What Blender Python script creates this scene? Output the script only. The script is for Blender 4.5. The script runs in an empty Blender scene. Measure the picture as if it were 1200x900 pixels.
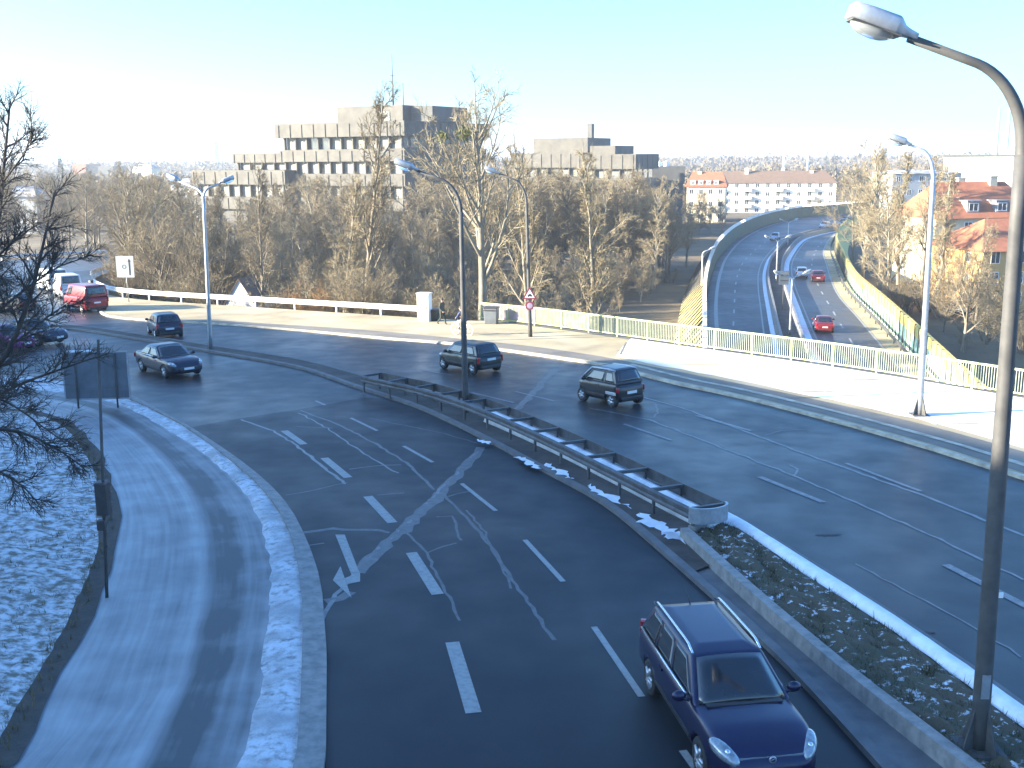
import bpy, bmesh, math, random
import numpy as np
from mathutils import Vector, Matrix, Euler
R = math.radians
rng = random.Random(7)
sc = bpy.context.scene
COL = sc.collection

# ------------------------------------------------------------------ camera
F = 1250.0                      # focal length in pixels of a 1200 wide picture
PITCH = math.atan(265.0 / F)
ROLL = R(-0.45)
CAM_Z = 9.0
cam_d = bpy.data.cameras.new('camera')
cam = bpy.data.objects.new('camera', cam_d); COL.objects.link(cam)
cam_d.sensor_width = 36.0; cam_d.lens = 36.0 * F / 1200.0
cam_d.clip_start = 0.2; cam_d.clip_end = 12000
CAM_R = Matrix.Rotation(R(90) - PITCH, 3, 'X') @ Matrix.Rotation(ROLL, 3, 'Z')
cam.matrix_world = Matrix.Translation((0, 0, CAM_Z)) @ CAM_R.to_4x4()
sc.camera = cam

# ------------------------------------------------------------------ light
SUN_EL = R(15.0)
SHADOW_DIR = Vector((0.985, 0.17, 0)).normalized()       # the way shadows fall
to_sun = Vector((-SHADOW_DIR.x * math.cos(SUN_EL), -SHADOW_DIR.y * math.cos(SUN_EL), math.sin(SUN_EL)))
sun_d = bpy.data.lights.new('sun', 'SUN')
sun_d.energy = 5.0; sun_d.angle = R(0.5); sun_d.color = (1.0, 0.89, 0.70)
sun = bpy.data.objects.new('sun', sun_d); COL.objects.link(sun)
sun.rotation_euler = to_sun.to_track_quat('Z', 'Y').to_euler(); sun.location = (-60, -10, 60)
w = bpy.data.worlds.new('World'); sc.world = w; w.use_nodes = True
nt = w.node_tree
bg = nt.nodes['Background']
sky = nt.nodes.new('ShaderNodeTexSky'); sky.sky_type = 'NISHITA'; sky.sun_disc = False
sky.sun_elevation = SUN_EL
sky.sun_rotation = math.atan2(to_sun.x, to_sun.y)
sky.altitude = 500; sky.air_density = 1.0; sky.dust_density = 2.6; sky.ozone_density = 5.0
tint = nt.nodes.new('ShaderNodeMix'); tint.data_type = 'RGBA'; tint.blend_type = 'MULTIPLY'; tint.inputs[0].default_value = 1.0
tint.inputs[7].default_value = (0.72, 1.0, 1.14, 1)
nt.links.new(sky.outputs[0], tint.inputs[6]); nt.links.new(tint.outputs[2], bg.inputs[0]); bg.inputs[1].default_value = 0.105
sc.view_settings.view_transform = 'Standard'; sc.view_settings.look = 'None'
sc.view_settings.gamma = 1.0; sc.view_settings.use_curve_mapping = False
sc.view_settings.exposure = 2.55
sc.cycles.max_bounces = 6; sc.cycles.diffuse_bounces = 3; sc.cycles.glossy_bounces = 3
sc.cycles.transmission_bounces = 4; sc.cycles.volume_bounces = 0
sc.cycles.use_denoising = True

# ------------------------------------------------------------------ from a sight line to a point of the place
SLOPE = 0.032                                            # the road falls gently away from the footbridge
def P(y): return -SLOPE * (y - 14.0)
def ray(px, py):
    return CAM_R @ Vector(((px - 600) / F, (450 - py) / F, -1.0))
def G(px, py, z=None, dz=0.0):
    d = ray(px, py)
    if z is None:
        t = (-SLOPE * (0 - 14.0) + dz - CAM_Z) / (d.z + SLOPE * d.y)
    else:
        t = (z - CAM_Z) / d.z
    return Vector((d.x * t, d.y * t, CAM_Z + d.z * t))
def atY(px, py, Y):
    d = ray(px, py); t = Y / d.y
    return Vector((d.x * t, Y, CAM_Z + d.z * t))
LOW = -7.7                                               # level of the sunken road
def gl(pts, z=None): return [G(x, y, z) for x, y in pts]
def resample(pts, step):
    out = [pts[0].copy()]
    for a, b in zip(pts, pts[1:]):
        n = max(1, int(round((b - a).length / step)))
        for i in range(1, n + 1): out.append(a.lerp(b, i / n))
    return out
def smooth(pts, step=1.0, it=1):
    """Catmull-Rom through the points, evenly stepped."""
    p = [pts[0] * 2 - pts[1]] + list(pts) + [pts[-1] * 2 - pts[-2]]
    out = []
    for i in range(1, len(p) - 2):
        n = max(1, int((p[i + 1] - p[i]).length / step))
        for k in range(n):
            t = k / n
            a, b, c, d = p[i - 1], p[i], p[i + 1], p[i + 2]
            out.append(0.5 * ((2 * b) + (c - a) * t + (2 * a - 5 * b + 4 * c - d) * t * t + (3 * b - a - 3 * c + d) * t ** 3))
    out.append(pts[-1].copy())
    return out
def even(pts, step):
    """points at equal arc length; returns list of (point, tangent)"""
    L = [0]
    for a, b in zip(pts, pts[1:]): L.append(L[-1] + (b - a).length)
    n = max(1, int(round(L[-1] / step))); out = []
    j = 0
    for i in range(n + 1):
        s = L[-1] * i / n
        while j < len(L) - 2 and L[j + 1] < s: j += 1
        t = (s - L[j]) / max(1e-6, L[j + 1] - L[j])
        out.append((pts[j].lerp(pts[j + 1], t), (pts[j + 1] - pts[j]).normalized()))
    return out
def offset(pts, d, dz=0.0):
    """shift a line sideways (positive = to the left of its running direction)"""
    out = []
    for i, p in enumerate(pts):
        a = pts[max(0, i - 1)]; b = pts[min(len(pts) - 1, i + 1)]
        t = (b - a); t.z = 0; t.normalize()
        q = Vector((p.x - t.y * d, p.y + t.x * d, p.z + dz)); out.append(q)
    return out

# ------------------------------------------------------------------ materials
MATS = {}
def nodes(name):
    m = bpy.data.materials.new(name); m.use_nodes = True
    return m, m.node_tree, m.node_tree.nodes['Principled BSDF']
def mat(name, c1, c2=None, scale=3.0, rough=0.7, bump=0.0, metal=0.0, spec=0.5, coat=0.0, detail=6, c3=None, scale3=0.3, rnd=0.0,
        stretch=None, lo=0.35, hi=0.65, bscale=None, rough2=None):
    if name in MATS: return MATS[name]
    m, t, b = nodes(name); N = t.nodes.new; lk = t.links.new
    b.inputs['Roughness'].default_value = rough; b.inputs['Metallic'].default_value = metal
    b.inputs['Specular IOR Level'].default_value = spec; b.inputs['Coat Weight'].default_value = coat
    b.inputs['Base Color'].default_value = (*c1, 1)
    tc = N('ShaderNodeTexCoord'); co = tc.outputs['Object']
    if stretch:
        mp = N('ShaderNodeMapping'); mp.inputs['Scale'].default_value = stretch; lk(co, mp.inputs[0]); co = mp.outputs[0]
    last = None
    if c2 is not None:
        n = N('ShaderNodeTexNoise'); n.inputs['Scale'].default_value = scale; n.inputs['Detail'].default_value = detail
        n.inputs['Roughness'].default_value = 0.62
        lk(co, n.inputs['Vector'])
        r = N('ShaderNodeMapRange'); r.inputs['From Min'].default_value = lo; r.inputs['From Max'].default_value = hi
        lk(n.outputs['Fac'], r.inputs['Value'])
        mx = N('ShaderNodeMix'); mx.data_type = 'RGBA'; mx.inputs[6].default_value = (*c1, 1); mx.inputs[7].default_value = (*c2, 1)
        lk(r.outputs[0], mx.inputs[0]); last = mx.outputs[2]
        if rough2 is not None:
            rr = N('ShaderNodeMapRange'); rr.inputs['From Min'].default_value = lo; rr.inputs['From Max'].default_value = hi
            rr.inputs['To Min'].default_value = rough; rr.inputs['To Max'].default_value = rough2
            lk(n.outputs['Fac'], rr.inputs['Value']); lk(rr.outputs[0], b.inputs['Roughness'])
        if c3 is not None:
            n3 = N('ShaderNodeTexNoise'); n3.inputs['Scale'].default_value = scale3; n3.inputs['Detail'].default_value = 5
            lk(co, n3.inputs['Vector'])
            r3 = N('ShaderNodeMapRange'); r3.inputs['From Min'].default_value = 0.42; r3.inputs['From Max'].default_value = 0.68
            lk(n3.outputs['Fac'], r3.inputs['Value'])
            m3 = N('ShaderNodeMix'); m3.data_type = 'RGBA'; m3.inputs[7].default_value = (*c3, 1)
            lk(r3.outputs[0], m3.inputs[0]); lk(last, m3.inputs[6]); last = m3.outputs[2]
    if rnd:
        oi = N('ShaderNodeObjectInfo'); hs = N('ShaderNodeHueSaturation')
        r = N('ShaderNodeMapRange'); r.inputs['To Min'].default_value = 1 - rnd; r.inputs['To Max'].default_value = 1 + rnd
        lk(oi.outputs['Random'], r.inputs['Value']); lk(r.outputs[0], hs.inputs['Value'])
        if last is None: hs.inputs['Color'].default_value = (*c1, 1)
        else: lk(last, hs.inputs['Color'])
        last = hs.outputs[0]
    if last is not None: lk(last, b.inputs['Base Color'])
    if bump:
        nb = N('ShaderNodeTexNoise'); nb.inputs['Scale'].default_value = bscale or scale * 4; nb.inputs['Detail'].default_value = 4
        lk(co, nb.inputs['Vector'])
        bp = N('ShaderNodeBump'); bp.inputs['Strength'].default_value = bump; bp.inputs['Distance'].default_value = 0.02
        lk(nb.outputs['Fac'], bp.inputs['Height']); lk(bp.outputs[0], b.inputs['Normal'])
    MATS[name] = m
    return m

def asphalt(name, base, var, rough=0.42, spec=0.32):
    """damp asphalt: big tonal patches, fine grain, polished lanes"""
    m, t, b = nodes(name); N = t.nodes.new; lk = t.links.new
    tc = N('ShaderNodeTexCoord'); b.inputs['Specular IOR Level'].default_value = spec
    def noise(s, d, st=None):
        n = N('ShaderNodeTexNoise'); n.inputs['Scale'].default_value = s; n.inputs['Detail'].default_value = d
        if st:
            mp = N('ShaderNodeMapping'); mp.inputs['Scale'].default_value = st; lk(tc.outputs['Object'], mp.inputs[0]); lk(mp.outputs[0], n.inputs['Vector'])
        else: lk(tc.outputs['Object'], n.inputs['Vector'])
        return n.outputs['Fac']
    big = noise(0.11, 6); mid = noise(0.9, 7); fin = noise(45, 3)
    def mul(a, k):
        x = N('ShaderNodeMath'); x.operation = 'MULTIPLY'; lk(a, x.inputs[0]); x.inputs[1].default_value = k; return x.outputs[0]
    def add(a, c):
        x = N('ShaderNodeMath'); x.operation = 'ADD'; lk(a, x.inputs[0]); lk(c, x.inputs[1]); return x.outputs[0]
    s = add(add(mul(big, 0.5), mul(mid, 0.25)), mul(fin, 0.25))
    r = N('ShaderNodeMapRange'); r.inputs['From Min'].default_value = 0.36; r.inputs['From Max'].default_value = 0.62
    lk(s, r.inputs['Value'])
    mx = N('ShaderNodeMix'); mx.data_type = 'RGBA'; mx.inputs[6].default_value = (*base, 1); mx.inputs[7].default_value = (*var, 1)
    lk(r.outputs[0], mx.inputs[0]); lk(mx.outputs[2], b.inputs['Base Color'])
    rr = N('ShaderNodeMapRange'); rr.inputs['From Min'].default_value = 0.35; rr.inputs['From Max'].default_value = 0.65
    rr.inputs['To Min'].default_value = rough - 0.1; rr.inputs['To Max'].default_value = rough + 0.14
    lk(add(mul(big, 0.6), mul(mid, 0.4)), rr.inputs['Value']); lk(rr.outputs[0], b.inputs['Roughness'])
    bp = N('ShaderNodeBump'); bp.inputs['Strength'].default_value = 0.35; bp.inputs['Distance'].default_value = 0.006
    lk(fin, bp.inputs['Height']); lk(bp.outputs[0], b.inputs['Normal'])
    MATS[name] = m
    return m

def paint(name, c, rough=0.32, metal=0.35):
    m = mat(name, c, tuple(x * 0.8 + 0.008 for x in c), scale=2.5, rough=rough, metal=metal, coat=0.3, lo=0.3, hi=0.75)
    m.node_tree.nodes['Principled BSDF'].inputs['Coat Roughness'].default_value = 0.08
    return m

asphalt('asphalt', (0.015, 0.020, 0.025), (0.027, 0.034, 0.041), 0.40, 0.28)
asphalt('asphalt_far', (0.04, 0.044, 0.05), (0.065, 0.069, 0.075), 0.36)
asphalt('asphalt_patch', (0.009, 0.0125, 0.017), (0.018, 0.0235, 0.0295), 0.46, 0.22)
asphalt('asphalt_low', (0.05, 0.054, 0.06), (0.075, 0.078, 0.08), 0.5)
mat('road_paint', (0.27, 0.28, 0.27), (0.15, 0.155, 0.16), scale=9, rough=0.6, lo=0.45, hi=0.8)
mat('road_paint_worn', (0.2, 0.205, 0.21), (0.085, 0.09, 0.095), scale=7, rough=0.45)
mat('seal', (0.16, 0.172, 0.178), (0.085, 0.092, 0.098), scale=5, rough=0.4)
mat('seal_faint', (0.088, 0.096, 0.102), (0.04, 0.046, 0.052), scale=5, rough=0.42)
mat('kerb_stone', (0.27, 0.26, 0.245), (0.16, 0.16, 0.155), scale=4, rough=0.8, bump=0.3)
mat('kerb_bright', (0.5, 0.45, 0.35), (0.27, 0.24, 0.185), scale=2.2, rough=0.8, bump=0.3)
mat('gutter', (0.135, 0.135, 0.135), (0.085, 0.088, 0.092), scale=2.0, rough=0.7, bump=0.2)
mat('concrete', (0.118, 0.108, 0.09), (0.08, 0.073, 0.062), scale=0.6, rough=0.85, bump=0.2)
mat('concrete_dark', (0.10, 0.098, 0.092), (0.07, 0.069, 0.065), scale=0.5, rough=0.85)
mat('snow', (0.80, 0.82, 0.85), (0.62, 0.64, 0.68), scale=2.5, rough=0.6, bump=0.5)
mat('snow_pavement', (0.74, 0.74, 0.75), (0.55, 0.53, 0.5), scale=0.5, rough=0.65, bump=0.4, c3=(0.8, 0.8, 0.82), scale3=0.15, bscale=9)
mat('pavement_grit', (0.38, 0.305, 0.175), (0.26, 0.21, 0.125), scale=0.45, rough=0.85, bump=0.3, bscale=25, c3=(0.46, 0.385, 0.25), scale3=0.22)
mat('pavement_dark', (0.20, 0.175, 0.14), (0.12, 0.11, 0.095), scale=0.5, rough=0.8, bump=0.3, bscale=20)
mat('snow_grass', (0.5, 0.52, 0.55), (0.13, 0.125, 0.1), scale=4.5, rough=0.8, bump=0.9, lo=0.40, hi=0.60, bscale=14)
mat('snow_verge', (0.52, 0.55, 0.58), (0.14, 0.14, 0.135), scale=5, rough=0.75, bump=1.0, lo=0.46, hi=0.70, bscale=18, c3=(0.3, 0.31, 0.32), scale3=1.1, detail=10)
mat('bed_soil', (0.075, 0.058, 0.033), (0.62, 0.65, 0.7), scale=5.5, rough=0.85, bump=0.9, lo=0.57, hi=0.63, bscale=16, c3=(0.055, 0.055, 0.028), scale3=1.2)
mat('median_soil', (0.055, 0.045, 0.036), (0.03, 0.027, 0.024), scale=3, rough=0.9, bump=0.6, c3=(0.08, 0.07, 0.06), scale3=0.8)
mat('brown_border', (0.065, 0.055, 0.045), (0.04, 0.036, 0.032), scale=4, rough=0.9, bump=0.7)
mat('dry_grass', (0.16, 0.12, 0.055), (0.08, 0.07, 0.03), scale=2, rough=0.9)
mat('forest_floor', (0.12, 0.085, 0.045), (0.07, 0.055, 0.032), scale=0.5, rough=0.95, bump=0.6, c3=(0.16, 0.115, 0.055), scale3=0.1)
mat('bark', (0.21, 0.175, 0.125), (0.11, 0.092, 0.066), scale=4, rough=0.9, rnd=0.25, stretch=(1, 1, 0.25))
mat('bark_pale', (0.27, 0.235, 0.17), (0.14, 0.12, 0.088), scale=3, rough=0.85, rnd=0.15, stretch=(1, 1, 0.3))
mat('bark_dark', (0.045, 0.04, 0.036), (0.028, 0.026, 0.024), scale=5, rough=0.9)
mat('twigs', (0.235, 0.182, 0.105), (0.145, 0.112, 0.064), scale=0.8, rough=0.9, rnd=0.25)
mat('twigs_pale', (0.29, 0.232, 0.135), (0.19, 0.152, 0.09), scale=0.8, rough=0.9, rnd=0.15)
mat('twigs_russet', (0.36, 0.19, 0.07), (0.2, 0.12, 0.05), scale=1.5, rough=0.9, rnd=0.2)
mat('twigs_far', (0.15, 0.11, 0.06), (0.10, 0.076, 0.043), scale=0.03, rough=0.95)
mat('mistletoe', (0.16, 0.17, 0.035), (0.1, 0.11, 0.03), scale=4, rough=0.8)
mat('galvanised', (0.42, 0.44, 0.46), (0.30, 0.32, 0.34), scale=5, rough=0.42, metal=0.55)
mat('pole_grey', (0.085, 0.083, 0.08), (0.055, 0.055, 0.055), scale=3, rough=0.6, spec=0.3)
mat('rail_white', (0.78, 0.76, 0.72), (0.6, 0.57, 0.52), scale=1.2, rough=0.5, metal=0.1)
mat('rail_steel', (0.11, 0.115, 0.12), (0.065, 0.065, 0.066), scale=3, rough=0.5, metal=0.4)
mat('rail_green', (0.40, 0.46, 0.19), (0.33, 0.38, 0.16), scale=3, rough=0.5)
mat('rail_green_bars', (0.26, 0.29, 0.20), (0.19, 0.215, 0.155), scale=3, rough=0.5)
mat('sign_back', (0.16, 0.18, 0.2), (0.11, 0.125, 0.14), scale=1.5, rough=0.45, metal=0.4)
mat('sign_face', (0.42, 0.44, 0.44), (0.36, 0.38, 0.38), scale=2, rough=0.5)
mat('white_paint', (0.8, 0.8, 0.78), (0.68, 0.68, 0.66), scale=2, rough=0.5)
mat('black', (0.02, 0.02, 0.022), (0.035, 0.035, 0.037), scale=5, rough=0.5)
mat('rubber', (0.018, 0.018, 0.019), (0.03, 0.03, 0.03), scale=12, rough=0.8)
mat('alloy', (0.5, 0.51, 0.53), (0.35, 0.36, 0.38), scale=8, rough=0.35, metal=0.7)
mat('chrome', (0.65, 0.67, 0.7), rough=0.2, metal=0.8)
mat('car_glass', (0.012, 0.016, 0.02), (0.02, 0.025, 0.03), scale=3, rough=0.06, spec=0.8)
mat('plate', (0.7, 0.7, 0.68), (0.6, 0.6, 0.58), scale=10, rough=0.5)
mat('lens_clear', (0.33, 0.36, 0.38), (0.16, 0.18, 0.2), scale=14, rough=0.12, metal=0.3, coat=1)
mat('lens_red', (0.35, 0.012, 0.012), (0.22, 0.01, 0.01), scale=20, rough=0.15, coat=1)
mat('window_glass', (0.03, 0.035, 0.04), (0.06, 0.065, 0.07), scale=0.4, rough=0.15, spec=0.7)
mat('blind', (0.25, 0.235, 0.19), (0.19, 0.18, 0.15), scale=0.6, rough=0.7)
mat('blind_grey', (0.13, 0.13, 0.12), (0.09, 0.09, 0.085), scale=0.6, rough=0.5)
mat('render_white', (0.74, 0.71, 0.64), (0.64, 0.61, 0.55), scale=0.3, rough=0.85)
mat('render_cream', (0.62, 0.54, 0.38), (0.54, 0.46, 0.32), scale=0.3, rough=0.85)
mat('render_orange', (0.62, 0.36, 0.13), (0.54, 0.31, 0.115), scale=0.3, rough=0.85)
mat('render_grey', (0.36, 0.37, 0.37), (0.3, 0.31, 0.31), scale=0.3, rough=0.85)
mat('roof_red', (0.36, 0.13, 0.06), (0.26, 0.095, 0.048), scale=1.2, rough=0.8, bump=0.3)
mat('roof_brown', (0.17, 0.105, 0.065), (0.125, 0.08, 0.052), scale=1.0, rough=0.8, bump=0.3)
mat('roof_snowy', (0.2, 0.19, 0.19), (0.7, 0.72, 0.75), scale=0.5, rough=0.8, lo=0.5, hi=0.6)
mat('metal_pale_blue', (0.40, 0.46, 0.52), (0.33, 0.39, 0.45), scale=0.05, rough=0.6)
mat('wall_yellow', (0.60, 0.47, 0.12), (0.42, 0.33, 0.09), scale=1.2, rough=0.75, bump=0.2)
mat('wall_green', (0.085, 0.12, 0.075), (0.055, 0.08, 0.05), scale=0.8, rough=0.8)
mat('wall_turquoise', (0.24, 0.40, 0.33), (0.34, 0.46, 0.36), scale=0.9, rough=0.75, bump=0.2)
mat('cloth_dark', (0.03, 0.036, 0.03), (0.045, 0.05, 0.04), scale=9, rough=0.9)
mat('cloth_blue', (0.05, 0.06, 0.14), (0.07, 0.08, 0.17), scale=9, rough=0.9)
mat('cloth_light', (0.5, 0.5, 0.52), (0.4, 0.4, 0.43), scale=9, rough=0.9)
mat('skin', (0.45, 0.28, 0.2), rough=0.6)
mat('hair', (0.04, 0.028, 0.02), rough=0.7)
mat('sign_red', (0.26, 0.03, 0.05), (0.2, 0.03, 0.05), scale=5, rough=0.45)
M = MATS

# ------------------------------------------------------------------ mesh building
class MB:
    def __init__(s): s.v = []; s.f = []; s.sm = []
    def add(s, vs, fs, smooth=False):
        o = len(s.v); s.v += [tuple(x) for x in vs]; s.f += [tuple(i + o for i in f) for f in fs]; s.sm += [smooth] * len(fs)
        return s
    def box(s, c, size, rz=0.0, taper=1.0, m=None):
        hx, hy, hz = size[0] / 2, size[1] / 2, size[2] / 2
        vs = []
        for z, k in ((-hz, 1), (hz, taper)):
            for x, y in ((-hx * k, -hy * k), (hx * k, -hy * k), (hx * k, hy * k), (-hx * k, hy * k)): vs.append(Vector((x, y, z)))
        rm = Matrix.Rotation(rz, 3, 'Z') if m is None else m
        vs = [rm @ v + Vector(c) for v in vs]
        return s.add(vs, [(3, 2, 1, 0), (4, 5, 6, 7), (0, 1, 5, 4), (1, 2, 6, 5), (2, 3, 7, 6), (3, 0, 4, 7)])
    def b2(s, x0, x1, y0, y1, z0, z1):
        return s.box(((x0 + x1) / 2, (y0 + y1) / 2, (z0 + z1) / 2), (abs(x1 - x0), abs(y1 - y0), abs(z1 - z0)))
    def tube(s, pts, rad, n=8, cap=True, smooth=True):
        pts = [Vector(p) for p in pts]
        if not hasattr(rad, '__len__'): rad = [rad] * len(pts)
        t0 = (pts[1] - pts[0]).normalized()
        up = Vector((0, 0, 1)) if abs(t0.z) < 0.9 else Vector((1, 0, 0))
        u = t0.cross(up).normalized(); vs = []
        for i, p in enumerate(pts):
            t = (pts[min(i + 1, len(pts) - 1)] - pts[max(i - 1, 0)]).normalized()
            u = (u - t * u.dot(t)).normalized(); w_ = t.cross(u)
            for k in range(n):
                a = 2 * math.pi * k / n
                vs.append(p + (u * math.cos(a) + w_ * math.sin(a)) * rad[i])
        fs = []
        for i in range(len(pts) - 1):
            for k in range(n):
                k2 = (k + 1) % n
                fs.append((i * n + k, i * n + k2, (i + 1) * n + k2, (i + 1) * n + k))
        s.add(vs, fs, smooth)
        if cap:
            o = len(s.v) - len(vs)
            s.f.append(tuple(o + k for k in reversed(range(n)))); s.sm.append(False)
            s.f.append(tuple(o + (len(pts) - 1) * n + k for k in range(n))); s.sm.append(False)
        return s
    def lathe(s, prof, n=16, c=(0, 0, 0), m=None, smooth=True):
        vs = []; c = Vector(c)
        for r, z in prof:
            for k in range(n):
                a = 2 * math.pi * k / n
                v = Vector((r * math.cos(a), r * math.sin(a), z))
                vs.append((m @ v if m is not None else v) + c)
        fs = []
        for i in range(len(prof) - 1):
            for k in range(n):
                k2 = (k + 1) % n
                fs.append((i * n + k, i * n + k2, (i + 1) * n + k2, (i + 1) * n + k))
        return s.add(vs, fs, smooth)
    def ell(s, c, r, m=None, n=10, k=6):
        prof = [(max(1e-3, math.sin(math.pi * i / k)), -math.cos(math.pi * i / k)) for i in range(k + 1)]
        mm = Matrix.Diagonal(Vector(r)).to_3x3()
        return s.lathe(prof, n, c, (m @ mm) if m is not None else mm)
    def sweep(s, pts, prof, cap=True, smooth=False):
        """closed (sideways, up) profile along a line; sideways positive = left of the running direction"""
        n = len(prof); vs = []
        for i, p in enumerate(pts):
            a = pts[max(0, i - 1)]; b = pts[min(len(pts) - 1, i + 1)]
            t = b - a; t.z = 0; t.normalize()
            for d, z in prof: vs.append((p.x - t.y * d, p.y + t.x * d, p.z + z))
        fs = []
        for i in range(len(pts) - 1):
            for k in range(n):
                k2 = (k + 1) % n
                fs.append((i * n + k2, i * n + k, (i + 1) * n + k, (i + 1) * n + k2))
        s.add(vs, fs, smooth)
        if cap:
            o = len(s.v) - len(vs)
            s.f.append(tuple(o + k for k in range(n))); s.sm.append(False)
            s.f.append(tuple(o + (len(pts) - 1) * n + k for k in reversed(range(n)))); s.sm.append(False)
        return s
    def poly(s, pts, up=True):
        vs = [tuple(p) for p in pts]
        return s.add(vs, [tuple(range(len(vs)))])
    def mesh(s, name):
        me = bpy.data.meshes.new(name)
        me.from_pydata(s.v, [], s.f); me.update()
        if any(s.sm): me.polygons.foreach_set('use_smooth', s.sm)
        return me
    def build(s, name, m, parent=None, fix=False):
        me = s.mesh(name)
        if fix:
            bm = bmesh.new(); bm.from_mesh(me); bmesh.ops.recalc_face_normals(bm, faces=bm.faces); bm.to_mesh(me); bm.free()
        return link(name, me, m, parent)
def link(name, me, m, parent=None):
    if m is not None and not me.materials: me.materials.append(MATS[m] if isinstance(m, str) else m)
    o = bpy.data.objects.new(name, me); COL.objects.link(o)
    if parent is not None: o.parent = parent
    return o
def tag(o, label=None, cat=None, group=None, kind=None):
    if label: o['label'] = label
    if cat: o['category'] = cat
    if group: o['group'] = group
    if kind: o['kind'] = kind
    return o
def thing(name, label, cat, loc=(0, 0, 0), rz=0.0, group=None):
    o = bpy.data.objects.new(name, None); COL.objects.link(o)
    o.location = loc; o.rotation_euler = (0, 0, rz); o.empty_display_size = 0.2
    return tag(o, label, cat, group)
def struct(name, mb, m): return tag(mb.build(name, m), kind='structure')
KIDS = {}
def dup(root, loc=None, rz=None, scale=None, label=None, group=None):
    r = root.copy(); COL.objects.link(r)
    if loc is not None: r.location = loc
    if rz is not None: r.rotation_euler = (0, 0, rz)
    if scale is not None: r.scale = scale
    if label: r['label'] = label
    if group: r['group'] = group
    def rec(src, dst):
        for ch in list(src.children):
            c = ch.copy(); COL.objects.link(c); c.parent = dst; rec(ch, c)
    rec(root, r)
    return r
def lift(pts, dz): return [Vector((p.x, p.y, p.z + dz)) for p in pts]
def ext(pts, a=0.0, b=0.0):
    out = list(pts)
    if a: out.insert(0, pts[0] + (pts[0] - pts[1]).normalized() * a)
    if b: out.append(pts[-1] + (pts[-1] - pts[-2]).normalized() * b)
    return out
def flatpoly(name, pts, m, dz=0.0, plane=True, z=None, kind='structure', jitter=0.0):
    """triangulated sheet on the road plane"""
    if jitter:
        pts = resample(pts + [pts[0]], 0.5)[:-1]
        pts = [Vector((p.x + rng.uniform(-jitter, jitter), p.y + rng.uniform(-jitter, jitter), p.z)) for p in pts]
    bm = bmesh.new()
    vs = [bm.verts.new((p.x, p.y, (P(p.y) if z is None else z) + dz)) for p in pts]
    es = [bm.edges.new((vs[i], vs[(i + 1) % len(vs)])) for i in range(len(vs))]
    bmesh.ops.triangle_fill(bm, use_beauty=True, edges=es)
    bmesh.ops.recalc_face_normals(bm, faces=bm.faces)
    for f in bm.faces:
        if f.normal.z < 0: f.normal_flip()
    me = bpy.data.meshes.new(name); bm.to_mesh(me); bm.free()
    o = link(name, me, m)
    if kind: tag(o, kind=kind)
    return o
def ribbon(mb, a, b, dz=0.0):
    """quads between two lines with the same number of points"""
    n = len(a); vs = []
    for p, q in zip(a, b): vs += [(p.x, p.y, p.z + dz), (q.x, q.y, q.z + dz)]
    fs = [(2 * i, 2 * i + 2, 2 * i + 3, 2 * i + 1) for i in range(n - 1)]
    bmv = vs[0]; 
    v0, v1, v2 = Vector(vs[0]), Vector(vs[2]), Vector(vs[1])
    if (v1 - v0).cross(v2 - v0).z < 0: fs = [tuple(reversed(f)) for f in fs]
    return mb.add(vs, fs)
def paired(a, b, n):
    def at(pts):
        L = [0]
        for p, q in zip(pts, pts[1:]): L.append(L[-1] + (q - p).length)
        out = []
        for i in range(n):
            s_ = L[-1] * i / (n - 1); j = 0
            while j < len(L) - 2 and L[j + 1] < s_: j += 1
            out.append(pts[j].lerp(pts[j + 1], (s_ - L[j]) / max(1e-6, L[j + 1] - L[j])))
        return out
    return at(a), at(b)

# ------------------------------------------------------------------ traced lines of the place (on the road plane)
EDGE = smooth(gl([(230, 305), (180, 311), (138, 317.5), (120, 321), (107, 327), (109, 336), (120, 344), (140, 349.5), (185, 354), (237, 357.5),
        (299, 361.5), (367, 366), (446, 371), (500, 374.5), (564, 378)]) , 2.0)
RAIL = ext(gl([(564, 376.5), (640, 385), (740, 399), (810, 409), (880, 418.5), (1000, 436), (1133, 458), (1197, 469)]), 0, 40)
RAIL = smooth(RAIL, 2.0)
FK = gl([(1200, 561), (1100, 529), (1000, 500), (885, 470), (840, 460), (800, 452), (760, 442), (720, 431), (680, 424), (640, 418), (590, 411),
         (520, 402.5), (460, 398), (375, 390), (330, 386), (250, 380), (175, 376), (149, 374), (128, 371), (117, 364), (111, 353), (107, 341), (105.5, 330)])
FK = smooth(ext(FK, 45, 0), 2.0)
KL = gl([(382, 900), (383, 800), (383, 767), (378, 700), (364, 647), (333, 589), (284, 544), (222, 502), (196, 488), (156, 466), (120, 455), (80, 446), (40, 440), (-60, 432)])
KL = smooth(ext(KL, 0, 0), 1.5)
near = KL[0]
KL = [Vector((near.x + 0.4, -30, P(-30))), Vector((near.x + 0.2, near.y - 6, P(near.y - 6)))] + KL
KLI = smooth(gl([(347, 900), (351, 855), (355, 744), (351, 678), (338, 624), (311, 580), (267, 540), (213, 500), (190, 488), (150, 469), (115, 458), (78, 449), (38, 443), (-60, 436)]), 1.5)
n0 = KLI[0]; KLI = [Vector((n0.x + 0.2, -30, P(-30))), Vector((n0.x + 0.1, n0.y - 6, P(n0.y - 6)))] + KLI
ML = smooth(gl([(-60, 386), (60, 386), (100, 388), (150, 396), (250, 413), (350, 431), (420, 454), (493, 478), (567, 512.5), (640, 551), (713, 591), (780, 645), (885, 738), (955, 806), (1042, 900)]), 1.0)
ML = ext(ML, 0, 40)
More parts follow.
